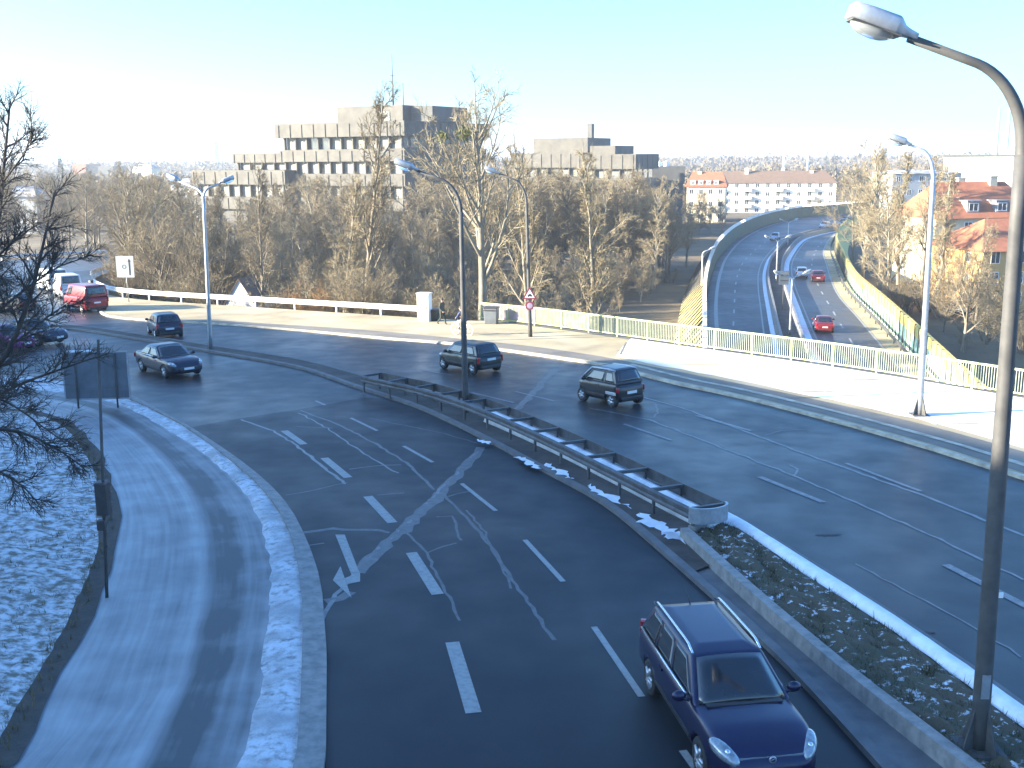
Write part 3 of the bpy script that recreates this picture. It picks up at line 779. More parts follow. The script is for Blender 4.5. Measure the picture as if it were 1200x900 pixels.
root = thing('guard_rail', 'dark steel guard rail running along the foot of the turquoise wall', 'guard rail', WR[60])
gr = rel(offset(WR, -0.9), root)
mb = MB(); mb.sweep(gr, [(-.04, .45), (-.04, .78), (.04, .78), (.04, .45)]); mb.build('beam', 'rail_steel', root)
mb = MB()
for p, t in even(gr, 4.0):
    mb = MB(); mb.box(p + Vector((0.1, 0, .36)), (.1, .1, .72)); mb.build('post', 'rail_steel', root)
# back of a sign on the sunken median
c = G(916, 372, LOW); c = min(ctop, key=lambda p: abs(p.y - 116)).copy()
root = thing('road_sign', 'grey back of a road sign on the sunken road median', 'road sign', c)
mb = MB(); mb.box((0, 0, 3.7), (1.1, .06, 1.5)); mb.build('sign_panel', 'sign_back', root)
mb = MB(); mb.box((0, -.045, 3.95), (.8, .02, .08)); mb.build('clamp', 'black', root)
mb = MB(); mb.box((0, -.045, 3.4), (.8, .02, .08)); mb.build('clamp', 'black', root)
mb = MB(); mb.tube([(0, .05, 0), (0, .05, 4.4)], .05, 8); mb.build('post', 'pole_grey', root)

# ------------------------------------------------------------------ buildings
def window(root, x, y, z, w_, h, ax='x', pane='window_glass', frame='white_paint', depth=.12, mull=1):
    """frame standing 3 cm proud of a wall plane with a set-back pane; ax is the direction the window runs"""
    mb = MB(); t = .07
    def bx(u0, u1, z0, z1, d0, d1):
        if ax == 'x': mb.b2(x + u0, x + u1, y + d0, y + d1, z + z0, z + z1)
        else: mb.b2(x + d0, x + d1, y + u0, y + u1, z + z0, z + z1)
    s_ = 1 if depth > 0 else -1; d0, d1 = -.03 * s_, .02 * s_
    bx(-w_ / 2, w_ / 2, 0, t, d0, d1); bx(-w_ / 2, w_ / 2, h - t, h, d0, d1)
    bx(-w_ / 2, -w_ / 2 + t, t, h - t, d0, d1); bx(w_ / 2 - t, w_ / 2, t, h - t, d0, d1)
    if mull: bx(-t / 2, t / 2, t, h - t, d0, d1)
    f = mb.build('window', frame, root)
    mb = MB(); bx(-w_ / 2 + t, w_ / 2 - t, t, h - t, -.008 * s_, .012 * s_); mb.build('pane', pane, f)
    return f
def concrete_tier(root, x0, x1, y0, y1, z_top, floors, par=2.2, win=2.1, pitch=4.1, over=0.9, sides=('f',), zbot=-8.2, rib=2.4):
    """stacked parapet bands over recessed ribbon windows"""
    zt = z_top
    for k in range(floors):
        p_ = par if k == 0 else pitch - win
        z1, z0 = zt, zt - p_
        o_ = over if k == 0 else over * .55
        mb = MB(); mb.b2(x0 - o_, x1 + o_, y0 - o_, y1 + o_, z0, z1)
        n = max(1, int((x1 - x0) / rib))
        for i in range(n + 1):
            xx = x0 + (x1 - x0) * i / n; mb.b2(xx - .07, xx + .07, y0 - o_ - .12, y0 - o_ + .02, z0 - .1, z1 - .25)
        n2 = max(1, int((y1 - y0) / rib))
        for i in range(n2 + 1):
            yy = y0 + (y1 - y0) * i / n2; mb.b2(x1 + o_ - .02, x1 + o_ + .12, yy - .07, yy + .07, z0 - .1, z1 - .25)
        mb.build('parapet', 'concrete', root)
        zw1, zw0 = z0, z0 - win
        mb = MB(); mb.b2(x0 + .5, x1 - .5, y0 + .6, y1 - .6, zw0 - .01, zw1 + .01); mb.build('core_wall', 'concrete_dark', root)
        n = max(1, int((x1 - x0 - .6) / rib))
        if zw0 > 1.0:
            for i in range(n):
                xa = x0 + .4 + (x1 - x0 - .8) * (i + .5) / n
                window(root, xa, y0 + .57, zw0 + .02, (x1 - x0 - .8) / n * .86, win - .05, 'x', rng.choice(['window_glass', 'blind', 'blind', 'blind_grey', 'blind_grey']), 'concrete_dark', mull=0)
            for i in range(n + 1):
                mb = MB(); xx = x0 + .4 + (x1 - x0 - .8) * i / n; mb.b2(xx - .13, xx + .13, y0 - .05, y0 + .5, zw0 - .02, zw1 + .02)
                mb.build('pillar', 'concrete', root)
            m2 = max(1, int((y1 - y0) / rib))
            for i in range(m2):
                ya = y0 + (y1 - y0) * (i + .5) / m2
                window(root, x1 - .47, ya, zw0 + .02, (y1 - y0) / m2 * .8, win - .05, 'y', 'window_glass', 'concrete_dark', depth=-.1, mull=0)
        zt = zw0
    mb = MB(); mb.b2(x0, x1, y0, y1, zbot, zt + .0); mb.build('lower_wall', 'concrete_dark', root)
RZ = math.atan2(-.498, .867)
C0 = atY(472, 147, 180); C0.z = 0
root = thing('office_building', 'tallest stepped grey concrete office block with overhanging parapets and ribbon windows', 'building', C0, RZ)
concrete_tier(root, -26, 0, 0, 25, 15.1, 4, par=2.4, win=2.05, pitch=4.1, over=.9)
mb = MB(); mb.b2(-17.5, -3.5, 5, 16, 15.1, 17.9); mb.build('penthouse', 'concrete', root)
mb = MB(); mb.b2(-3.2, 1.2, 7, 18, 15.1, 17.7); mb.build('plant_room', 'concrete_dark', root)
mb = MB(); mb.b2(-8.3, -6.2, 4.9, 4.98, 15.4, 16.9); mb.build('hatch', 'blind', root)
mb = MB(); mb.tube([(-4, 6, 17.8), (-4, 6, 21.5)], .07, 5); mb.build('aerial', 'black', root)
mb = MB(); mb.tube([(-7.6, 8, 17.9), (-7.6, 8, 22), (-7.6, 8, 26.5)], [.16, .1, .05], 6)
for z_ in (19.5, 21.2, 23, 24.6): mb.box((-7.6, 8, z_), (.9, .08, .08), z_)
mb.build('antenna_mast', 'concrete_dark', root)
C1 = atY(337, 185, 196); C1.z = 0
root = thing('office_building', 'lower terraced concrete wing left of the tallest office block', 'building', C1, RZ)
concrete_tier(root, -12.5, 0, 0, 16, 10.2, 1, par=1.7, win=1.3, over=.5, zbot=4)
concrete_tier(root, -18, 3.5, -5, 18, 7.2, 3, par=2.5, win=2.2, pitch=4.4, over=.5)
mb = MB(); mb.b2(1.0, 7.5, 3, 12, 6, 10.2); mb.build('stair_core', 'concrete_dark', root)
for i in range(5):
    pass
mb = MB()
for i in range(6): mb.b2(-6 + i * .9, -5.7 + i * .9, 6, 6.3, 10.2, 10.9)
mb.b2(-4, 0, 4, 7, 10.2, 11.0); mb.build('roof_vents', 'concrete_dark', root)
C2 = atY(672, 170, 235); C2.z = 0
root = thing('office_building', 'right hand concrete office block with square rooftop boxes and a dark chimney', 'building', C2, RZ)
concrete_tier(root, -17, 0, 4, 20, 10.0, 3, par=3.2, win=2, over=.6)
mb = MB(); mb.b2(-13, 0.5, 6, 18, 10.0, 13.2); mb.build('rooftop_box', 'concrete', root)
mb = MB(); mb.b2(-.6, .5, 8, 9.2, 13.2, 16.2); mb.build('chimney', 'concrete_dark', root)
mb = MB(); mb.b2(2, 8, 4, 14, 8, 11.4); mb.build('rooftop_box', 'concrete', root)
concrete_tier(root, 1.5, 14, 0.5, 12, 9.6, 3, par=3.1, win=2, over=.6)
C3 = atY(803, 195, 262); C3.z = 0
root = thing('office_building', 'low dark grey hall with white rooftop domes beside the red roofed house', 'building', C3, R(-8))
mb = MB(); mb.b2(-11, 0, 0, 14, 2.5, 6.7); mb.b2(-10.6, -.4, .4, 13.6, -8.2, 2.5); mb.build('wall', 'concrete_dark', root)
mb = MB()
for i, x in enumerate((-8.6, -6.2, -4.6)): mb.lathe([(.75, 6.7), (.75, 7.3), (.5, 7.8), (.1, 8.0)], 10, (x, 4, 0))
mb.build('roof_domes', 'white_paint', root)
for i in range(5): window(root, -9.4 + i * 1.9, .4, -1.4, 1.3, 2.2, 'x', frame='concrete')

def hip_roof(mb, x0, x1, y0, y1, z, h, hip=4.0, ov=.5):
    x0 -= ov; x1 += ov; y0 -= ov; y1 += ov; ym = (y0 + y1) / 2
    vs = [(x0, y0, z), (x1, y0, z), (x1, y1, z), (x0, y1, z), (x0 + hip, ym, z + h), (x1 - hip, ym, z + h)]
    mb.add(vs, [(0, 1, 5, 4), (1, 2, 5), (2, 3, 4, 5), (3, 0, 4), (3, 2, 1, 0)])
def house(name, label, loc, rz, W_, D_, zb, eave, roof_h, wallm, roofm, cols, rows, hip=3, side_cols=2, balc=(), wz0=1.2, wh=1.35, ww=1.1, group=None):
    root = thing(name, label, 'building', loc, rz, group)
    mb = MB(); mb.b2(-W_ / 2, W_ / 2, 0, D_, zb, eave); mb.build('wall', wallm, root)
    mb = MB(); hip_roof(mb, -W_ / 2, W_ / 2, 0, D_, eave + .003, roof_h, hip); rf = mb.build('roof', roofm, root)
    fl = (eave - zb) / rows
    for r_ in range(rows):
        for c_ in range(cols):
            x = -W_ / 2 + W_ * (c_ + .5) / cols
            window(root, x, 0, zb + fl * r_ + wz0 * fl / 3, ww, wh)
        for c_ in range(side_cols):
            y = D_ * (c_ + .5) / side_cols
            window(root, W_ / 2, y, zb + fl * r_ + wz0 * fl / 3, ww * .8, wh * .8, 'y', depth=-.1)
            window(root, -W_ / 2, y, zb + fl * r_ + wz0 * fl / 3, ww * .8, wh * .8, 'y', depth=.1)
    for c_ in balc:
        x = -W_ / 2 + W_ * (c_ + .5) / cols
        for r_ in range(1, rows):
            z = zb + fl * r_ - .1
            mb = MB(); mb.b2(x - 1.5, x + 1.5, -1.2, -.004, z, z + .15); mb.b2(x - 1.5, x + 1.5, -1.2, -1.12, z + .2, z + 1.1)
            mb.b2(x - 1.5, x - 1.44, -1.12, -.004, z + .2, z + 1.1); mb.b2(x + 1.44, x + 1.5, -1.12, -.004, z + .2, z + 1.1)
            mb.build('balcony', 'render_grey', root)
    return root, rf
def chim(rf, x, y, z, h=1.6, m='render_cream'):
    mb = MB(); mb.b2(x - .5, x + .5, y - .35, y + .35, z, z + h); mb.b2(x - .58, x + .58, y - .43, y + .43, z + h, z + h + .15); mb.build('chimney', m, rf)
c = atY(905, 240, 330); c.z = 0
root, rf = house('large_block', 'long white apartment block with brown roof and balconies behind the curving sunken road', c, R(-12), 37, 12, -9, 0.9, 3.6, 'render_white', 'roof_brown', 12, 4, hip=3.5, side_cols=3, balc=(0, 3, 6, 9), ww=1.2)
chim(rf, -8, 4.5, 3.2, 2.0, 'white_paint'); chim(rf, 3, 7, 4.0, 1.2); chim(rf, 11.5, 5, 3, 1.4)
c = atY(827, 230, 285); c.z = 0
root, rf = house('house', 'cream house with bright red tiled roof and a row of dormers', c, R(-14), 10, 10, -8.5, 1.2, 3.8, 'render_cream', 'roof_red', 4, 3, hip=1.5)
for i in range(4):
    mb = MB(); mb.b2(-4 + i * 2.0, -2.8 + i * 2.0, .3, 2.2, 1.5, 2.7); mb.b2(-4.1 + i * 2.0, -2.7 + i * 2.0, .2, 2.3, 2.7, 2.82); d = mb.build('dormer', 'render_white', rf)
    window(d, -3.4 + i * 2.0, .3, 1.75, .8, .8, 'x')
chim(rf, -2, 4.4, 3.8, 1.1)
# right side
c = atY(1180, 300, 118); c.z = 0
root, rf = house('house', 'orange rendered house with red tiled roof behind the bare trees at the right edge', c + Vector((4.2, 0, 0)), R(10), 15, 11, -8.2, -1.4, 3.2, 'render_orange', 'roof_red', 5, 3, hip=4)
c = atY(1128, 268, 140); c.z = 0
root, rf = house('house', 'cream house with reddish brown roof and two white dormer windows right of the sunken road', c + Vector((3.5, 0, 0)), R(8), 15, 11, -8.2, 0.9, 4.5, 'render_cream', 'roof_red', 5, 3, hip=3)
for i, x in enumerate((-2.2, 1.8)):
    mb = MB(); mb.b2(x - .85, x + .85, .4, 3, 1.5, 3.0); mb.b2(x - 1.0, x + 1.0, .25, 3.1, 3.0, 3.14); d = mb.build('dormer', 'roof_snowy', rf)
    window(d, x, .4, 1.75, 1.3, 1.05, 'x')
chim(rf, 3, 5, 4.8, 1.2); chim(rf, -1, 6, 4.8, 1.0)
c = atY(1160, 210, 290); c.z = 0
root = thing('warehouse', 'big plain white hall with flat roof above the houses at the right edge', 'building', c + Vector((9, 6, 0)), R(-25))
mb = MB(); mb.b2(-18, 18, 0, 30, -8.2, 8.3); mb.build('wall', 'white_paint', root)
mb = MB(); mb.b2(-18.2, 18.2, -.2, 30.2, 8.303, 8.8); mb.build('roof_edge', 'concrete_dark', root)
mb = MB(); mb.b2(-4, 12, 6, 12, 8.8, 10.3); mb.lathe([(3, 8.8), (3, 12), (2.2, 13.5), (.3, 14)], 14, (15, 10, 0)); mb.build('rooftop_plant', 'metal_pale_blue', root)
c = atY(1085, 230, 260); c.z = 0
root, rf = house('large_block', 'pale grey flat blocks half hidden by the bare trees right of the sunken road', c, R(5), 17, 12, -8.2, 4.6, .8, 'render_grey', 'roof_snowy', 6, 4, hip=3)
for (x, y0, d_, h, lb) in ((1166, 190, 900, 55, 'faint tall twin chimney at the right edge, the left one'), (1178, 190, 900, 54, 'faint tall twin chimney at the right edge, nearer the lamp arm')):
    c = atY(x, y0, d_); mb = MB(); mb.lathe([(1.7, 0), (1.1, h), (0.9, h)], 10); o = mb.build('chimney', 'metal_pale_blue'); o.location = (c.x, c.y, -8.2); tag(o, lb, 'chimney')
for (x, lb) in ((918, 'slim pale mast behind the brown roof, left one'), (946, 'slim pale mast behind the brown roof, near its right end')):
    c = atY(x, 200, 420); mb = MB(); mb.tube([(0, 0, 0), (0, 0, 19.5)], [.55, .4], 8); mb.box((0, 0, 18.5), (1.0, 1.0, 1.8)); o = mb.build('mast', 'render_white'); o.location = (c.x, c.y, -8.2); tag(o, lb, 'mast')
# far left
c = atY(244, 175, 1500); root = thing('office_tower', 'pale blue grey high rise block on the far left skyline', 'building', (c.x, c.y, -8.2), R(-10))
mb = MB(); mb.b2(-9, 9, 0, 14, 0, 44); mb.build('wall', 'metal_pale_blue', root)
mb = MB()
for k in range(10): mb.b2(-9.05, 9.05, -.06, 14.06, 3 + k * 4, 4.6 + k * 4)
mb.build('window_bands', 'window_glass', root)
c = atY(100, 190, 700); root = thing('warehouse', 'low reddish hall far away on the left skyline', 'building', (c.x, c.y, -8.2), R(-6))
mb = MB(); mb.b2(-9, 0, 0, 20, 0, 15.5); mb.build('wall', 'roof_red', root)
mb = MB(); mb.b2(.003, 17, 2, 20, 0, 14); mb.build('annex_wall', 'concrete', root)
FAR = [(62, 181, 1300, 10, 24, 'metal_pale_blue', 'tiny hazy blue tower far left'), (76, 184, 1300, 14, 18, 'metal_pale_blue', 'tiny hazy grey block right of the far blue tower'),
       (165, 188, 600, 12, 13, 'render_cream', 'small cream house among the far left trees'), (215, 204, 330, 9, 9.5, 'render_white', 'small pale house low in the far left trees'),
       (16, 210, 260, 10, 9, 'render_grey', 'grey flat roofed house behind the dark tree')]
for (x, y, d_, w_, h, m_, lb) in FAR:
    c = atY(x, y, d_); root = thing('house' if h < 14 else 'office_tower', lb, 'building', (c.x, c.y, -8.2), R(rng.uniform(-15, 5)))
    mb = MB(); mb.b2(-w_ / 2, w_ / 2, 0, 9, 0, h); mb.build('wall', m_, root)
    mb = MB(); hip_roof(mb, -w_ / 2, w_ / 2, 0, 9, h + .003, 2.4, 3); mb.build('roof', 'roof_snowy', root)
# shed gable behind the guard rail
c = G(281, 351); c = atY(281, 348, c.y + 5)
root = thing('shed', 'small white gabled shed peeping over the white guard rail', 'shed', (c.x, c.y, tz(c.x, c.y) - .1), R(-12))
zb = 0; top = (atY(281, 327, c.y).z) - root.location.z; eb = top - 1.95
mb = MB(); mb.add([(-1.35, 0, 0), (1.35, 0, 0), (1.35, 0, eb), (0, 0, top - .05), (-1.35, 0, eb), (-1.35, 3, 0), (1.35, 3, 0), (1.35, 3, eb), (0, 3, top - .05), (-1.35, 3, eb)],
       [(0, 1, 2, 3, 4), (9, 8, 7, 6, 5), (1, 6, 7, 2), (5, 0, 4, 9), (2, 7, 8, 3), (4, 3, 8, 9)]); mb.build('wall', 'render_white', root)
mb = MB()
for s_ in (-1, 1):
    e = Vector((s_ * 1.5, 0, eb - .22)); r_ = Vector((0, 0, top + .03)); 
    mb.add([(e.x, -.12, e.z), (r_.x, -.12, r_.z), (r_.x, 3.1, r_.z), (e.x, 3.1, e.z), (e.x, -.12, e.z - .07), (r_.x, -.12, r_.z - .07), (r_.x, 3.1, r_.z - .07), (e.x, 3.1, e.z - .07)],
           [(0, 1, 2, 3), (7, 6, 5, 4), (4, 5, 1, 0), (6, 7, 3, 2), (5, 6, 2, 1), (7, 4, 0, 3)])
mb.build('roof', 'roof_brown', root, fix=True)
# made-up blocks out of view, added to shade the road
def shade_block(a, b, top, label):
    a, b = Vector((*a, 0)), Vector((*b, 0)); L_ = (b - a).length; an = math.atan2(b.y - a.y, b.x - a.x)
    root = thing('large_block', label, 'building', ((a.x + b.x) / 2, (a.y + b.y) / 2, 0), an)
    mb = MB(); mb.b2(-L_ / 2, L_ / 2, -13, 0, -1.5, top); mb.build('wall', 'render_cream', root)
    mb = MB(); mb.b2(-L_ / 2 - .2, L_ / 2 + .2, -13.2, .2, top + .003, top + .35); mb.build('roof', 'concrete_dark', root)
    n = int(L_ / 4)
    mb0 = None
    for r_ in range(5):
        for i in range(min(n, 18)):
            window(root, -L_ / 2 + L_ * (i + .5) / min(n, 18), 0, .9 + r_ * 3, 1.5, 1.5, 'x', depth=-.1)
shade_block((-86, 62), (-62, 42), 15.6, 'long cream block added out of view to shade the road, its northern part')
shade_block((-62, 42), (-40, 6), 17.2, 'long cream block added out of view to shade the road, beside the snowy bank')
shade_block((-38.5, 3), (-30, -32), 15.6, 'long cream block added out of view to shade the road, left of the footbridge')

# ------------------------------------------------------------------ rails
root = thing('bridge_railing', 'long pale green bridge railing with vertical bars beside the snowy pavement', 'railing', RAIL[len(RAIL) // 3])
rr_ = [p - root.location for p in RAIL]
mb = MB(); mb.sweep(rr_, [(-.04, 1.22), (-.04, 1.30), (.04, 1.30), (.04, 1.22)]); mb.build('top_rail', 'rail_green', root)
mb = MB(); mb.sweep(rr_, [(-.03, .24), (-.03, .30), (.03, .30), (.03, .24)]); mb.build('bottom_rail', 'rail_green', root)
ev = even(rr_, 2.5); gcol = ('graffiti_purple', 'graffiti_green', 'graffiti_teal')
def graff(name, c1, c2, c3): return mat(name, c1, c2, scale=1.6, rough=.6, c3=c3, scale3=2.2, lo=.4, hi=.6)
graff('graffiti_purple', (0.30, 0.23, 0.40), (0.25, 0.26, 0.16), (0.45, 0.33, 0.55))
graff('graffiti_green', (0.24, 0.30, 0.13), (0.25, 0.23, 0.3), (0.38, 0.40, 0.2))
graff('graffiti_teal', (0.14, 0.28, 0.26), (0.24, 0.28, 0.14), (0.3, 0.22, 0.4))
for i, (p, t) in enumerate(ev):
    mb = MB(); mb.box(p + Vector((0, 0, .66)), (.08, .08, 1.12), math.atan2(t.y, t.x)); mb.build('post', 'rail_green', root)
for i in range(len(ev) - 1):
    a_, b_ = ev[i][0], ev[i + 1][0]; an = math.atan2(b_.y - a_.y, b_.x - a_.x); mb = MB()
    for k in range(1, 20):
        q = a_.lerp(b_, k / 20); mb.box(q + Vector((0, 0, .76)), (.028, .028, .93), an)
    mb.build('bar_panel', 'rail_green_bars', root)
    if i < 4:
        q = a_.lerp(b_, .5); n = Vector((-math.sin(an), math.cos(an), 0))
        mb = MB(); mb.box(q + n * .045 + Vector((0, 0, .76)), (2.36, .012, .88), an); mb.build('mesh_panel', gcol[[0, 0, 1, 2][i]], root)
# white guard rail along the wood
i1 = min(range(len(EDGE)), key=lambda i: (EDGE[i] - G(498, 374.4)).length)
i0 = min(range(len(EDGE)), key=lambda i: (EDGE[i] - G(112, 339)).length)
def guard_rail(pts, label, m, beam=(.42, .82), step=4.0, side=-1):
    root = thing('guard_rail', label, 'guard rail', pts[len(pts) // 2]); q = [p - root.location for p in pts]
    z0, z1 = beam; zm = (z0 + z1) / 2; d = .05 * side
    mb = MB(); mb.sweep(q, [(0, z0), (d * 1.6, z0 + .05), (d * 1.6, zm - .07), (0.2 * d, zm), (d * 1.6, zm + .07), (d * 1.6, z1 - .05), (0, z1), (-.3 * d, z1), (-.3 * d, z0)])
    mb.build('beam', m, root, fix=True)
    for p, t in even(q, step):
        mb = MB(); mb.box(p + Vector((-t.y, t.x, 0)) * (.09 * -side) + Vector((0, 0, z1 / 2 - .03)), (.09, .11, z1 - .02), math.atan2(t.y, t.x)); mb.build('post', m, root)
    return root
guard_rail([Vector((p.x, p.y, p.z + .1)) for p in EDGE[i0:i1 + 1]], 'white guard rail between the gritty pavement and the brown wood', 'rail_white')
j1 = min(range(len(EDGE)), key=lambda i: (EDGE[i] - G(107, 327)).length)
j0 = min(range(len(EDGE)), key=lambda i: (EDGE[i] - G(200, 308)).length)
guard_rail(EDGE[j0:j1 + 1], 'pale guard rail bending away behind the wood beyond the red van', 'rail_white')
guard_rail(smooth(gl([(-60, 311), (40, 304), (135, 299), (230, 293)]), 3), 'distant pale guard rail beyond the far road at the left', 'rail_white')
# double steel guard rail on the median
root = thing('guard_rail', 'dark double steel guard rail with cross spacers on the median', 'guard rail', LAD[len(LAD) // 2])
la = [p - root.location for p in LAD]
la = [Vector((p.x, p.y, p.z + .1)) for p in la]
for s_ in (-1, 1):
    q = offset(la, .50 * s_)
    mb = MB(); d = .07 * s_
    mb.sweep(q, [(0, .42), (d, .46), (d, .52), (.3 * d, .57), (d, .62), (d, .70), (0, .74), (-.25 * d, .74), (-.25 * d, .42)]); mb.build('beam', 'rail_steel', root, fix=True)
for p, t in even(la, 2.0):
    an = math.atan2(t.y, t.x)
    mb = MB(); mb.box(p + Vector((0, 0, .69)), (.10, .92, .09), an); mb.build('spacer', 'rail_steel', root)
    for s_ in (-1, 1):
        mb = MB(); n = Vector((-t.y, t.x, 0)) * (.41 * s_); mb.box(p + n + Vector((0, 0, .35)), (.09, .06, .76), an); mb.build('post', 'rail_steel', root)
e, t = la[-1], (la[-1] - la[-3]).normalized(); n = Vector((-t.y, t.x, 0))
arc = [e + n * (.53 * math.cos(a_)) + t * (.36 * math.sin(a_)) for a_ in [math.pi * k / 12 for k in range(13)]]
mb = MB(); mb.sweep(arc, [(-.03, .36), (-.03, .76), (.03, .76), (.03, .36)]); mb.build('end_cap', 'galvanised', root, fix=True)

# ------------------------------------------------------------------ street lamps
def luminaire(root, pos, ang, tilt, m='galvanised', sc_=1.0):
    """housing pointing along ang (plan), tilted up; returns part"""
    rm = Matrix.Rotation(ang, 3, 'Z') @ Matrix.Rotation(-tilt, 3, 'Y')
    secs = [(-.06, .055, .055, 0), (.06, .075, .07, 0), (.14, .10, .09, .0), (.24, .165, .15, .01), (.26, .17, .155, .01), (.62, .17, .15, .012), (.84, .165, .14, .015), (.87, .145, .12, .01)]
    vs = []; n = 12
    for x, hw, hh, dz in secs:
        for k in range(n):
            a = 2 * math.pi * (k + .5) / n; cx, cz = math.cos(a), math.sin(a)
            cx = math.copysign(abs(cx) ** .32, cx); cz = math.copysign(abs(cz) ** .32, cz)
            vs.append(Vector(pos) + rm @ Vector((x, cx * hw, (cz * hh if cz > 0 else cz * hh * .55) + dz + .02)) * sc_)
    fs = []
    for i in range(len(secs) - 1):
        for k in range(n): fs.append((i * n + k, i * n + (k + 1) % n, (i + 1) * n + (k + 1) % n, (i + 1) * n + k))
    fs += [tuple(reversed(range(n))), tuple(range((len(secs) - 1) * n, len(secs) * n))]
    mb = MB(); mb.add(vs, fs, True); h = mb.build('lamp_head', m, root, fix=True)
    mb = MB()
    prof = [(1.0, 0), (.97, .25), (.8, .6), (.5, .88), (.05, 1.0)]
    vs = []; n = 14
    for r_, z in prof:
        for k in range(n):
            a = 2 * math.pi * k / n; vs.append(Vector(pos) + rm @ Vector((.52 + .30 * r_ * math.cos(a), .15 * r_ * math.sin(a), -.055 - .13 * z)) * sc_)
    fs = [(i * n + k, (i + 1) * n + k, (i + 1) * n + (k + 1) % n, i * n + (k + 1) % n) for i in range(4) for k in range(n)]
    mb.add(vs, fs, True); mb.build('lamp_glass', 'lamp_glass', h, fix=True)
    mb = MB(); mb.box(Vector(pos) + rm @ Vector((.50, 0, -.052)) * sc_, (.66 * sc_, .335 * sc_, .02), m=rm); mb.build('rim', 'pole_grey', h)
    return h
m_, t_, b_ = nodes('lamp_glass'); b_.inputs['Base Color'].default_value = (.75, .8, .82, 1); b_.inputs['Roughness'].default_value = .08
b_.inputs['Transmission Weight'].default_value = .75; b_.inputs['IOR'].default_value = 1.2; MATS['lamp_glass'] = m_
def lamp(label, base, top_z, arms, r0=.13, r1=.06, m='pole_grey', group='street lamps along the road', flange=True, lean=(0, 0), bend=2.6, head=.95, rise=.9):
    root = thing('street_lamp', label, 'street lamp', base, 0, group)
    H = top_z - base.z; z1 = H - rise - .25
    lx, ly = lean
    mb = MB(); N_ = 10
    mb.tube([(lx * i / N_, ly * i / N_, z1 * i / N_) for i in range(N_ + 1)], [r0 + (r1 * 1.25 - r0) * i / N_ for i in range(N_ + 1)], 14)
    mb.build('pole', m, root)
    for (ang, reach) in arms:
        d = Vector((math.cos(ang), math.sin(ang), 0)); pts = []
        for i in range(13):
            a = math.pi / 2 * i / 12 * .8
            # quarter-ellipse bend then straight rise to the head
            pts.append(Vector((lx, ly, z1)) + d * (reach * .62 * (1 - math.cos(a))) + Vector((0, 0, rise * .92 * math.sin(a))))
        tdir = (pts[-1] - pts[-2]).normalized(); rest = reach - reach * .62 * (1 - math.cos(math.pi / 2 * .8))
        e = pts[-1] + d * rest + Vector((0, 0, rest * .36)); pts.append(e)
        mb = MB(); mb.tube([pts[0] - Vector((0, 0, .25))] + pts, [r1 * 1.15] + [r1 * (1.15 - .4 * i / 13) for i in range(14)], 12); mb.build('arm', m, root)
        luminaire(root, e - d * .04, ang, math.atan(.36), 'galvanised', head)
    if flange:
        mb = MB(); mb.box((0, 0, .03), (.62, .62, .06)); 
        for k in range(4):
            a = math.pi / 2 * k + .4; c_, s_ = math.cos(a), math.sin(a)
            for q in (-1, 1):
                pass
            t_ = .012; nx_, ny_ = -s_ * t_, c_ * t_
            p0, p1, p2 = Vector((c_ * r0 * .9, s_ * r0 * .9, .06)), Vector((c_ * .33, s_ * .33, .06)), Vector((c_ * r0 * .9, s_ * r0 * .9, .75))
            nn = Vector((nx_, ny_, 0))
            mb.add([p0 - nn, p1 - nn, p2 - nn, p0 + nn, p1 + nn, p2 + nn], [(2, 1, 0), (3, 4, 5), (0, 1, 4, 3), (1, 2, 5, 4), (2, 0, 3, 5)])
        mb.build('base_plate', 'pole_grey', root)
    return root
PI = math.pi
bs = G(1145, 893); hd = atY(1066, 47, bs.y)
lamp('tall grey street lamp standing nearest in the median bed at the right', bs + Vector((0, 0, .2)), hd.z + .12, [(PI * .99, atY(1197, 190, bs.y).x - hd.x)],   .135, .08, lean=(atY(1197, 190, bs.y).x - bs.x, 0), rise=1.35, head=1.03)
NEAR = bpy.data.objects['street_lamp']
mb = MB(); mb.box((-.03, -.126, 1.1), (.12, .02, .38)); mb.build('access_door', 'galvanised', NEAR)
mb = MB(); mb.box((.07, -.118, 2.55), (.06, .02, .08)); mb.build('sticker', 'white_paint', NEAR)
bs = G(1077, 490); hd = atY(1066, 166, bs.y)
lamp('street lamp on the snowy pavement with gusseted foot plate', bs + Vector((0, 0, .1)), hd.z + .1, [(PI * .97, atY(1093, 220, bs.y).x - hd.x)], .13, .07, lean=(atY(1093, 220, bs.y).x - bs.x, 0), rise=1.3, head=.95, m='galvanised')
bs = G(546, 486); hd = atY(487, 200, bs.y)
lamp('street lamp rising out of the double steel guard rail', bs + Vector((0, 0, .1)), hd.z + .1, [(PI * 1.0, atY(540, 240, bs.y).x - hd.x)], .13, .065, lean=(atY(540, 240, bs.y).x - bs.x, 0), rise=1.4, head=1.0, flange=False)
bs = G(621.5, 396.5); hd = atY(583, 203, bs.y)
lamp('street lamp carrying the triangular warning sign beside the railing', bs + Vector((0, 0, .1)), hd.z + .1, [(PI * 1.0, atY(617, 240, bs.y).x - hd.x)], .13, .065, lean=(atY(617, 240, bs.y).x - bs.x, 0), rise=1.6, flange=False)
LAMP_SIGN = bs
bs = G(247, 411); hd = atY(257, 215, bs.y)
lamp('pale double armed street lamp on the thin median at the left', bs + Vector((0, 0, .1)), hd.z + .15, [(PI * .12, .95), (PI * .88, 1.55)], .12, .07, lean=(atY(239, 240, bs.y).x - bs.x, 0), rise=.7, flange=False, m='galvanised')
def low_lamp(px, py_head, Y, label, m='galvanised'):
    c = min(ctop, key=lambda p: abs(p.y - Y)); top = atY(px, py_head, c.y).z
    lamp(label, Vector((c.x, c.y, LOW + .3)), top, [(0.15, 1.1), (PI + .15, 1.1)], .1, .06, m, 'street lamps along the sunken road', False, rise=.45, bend=1)
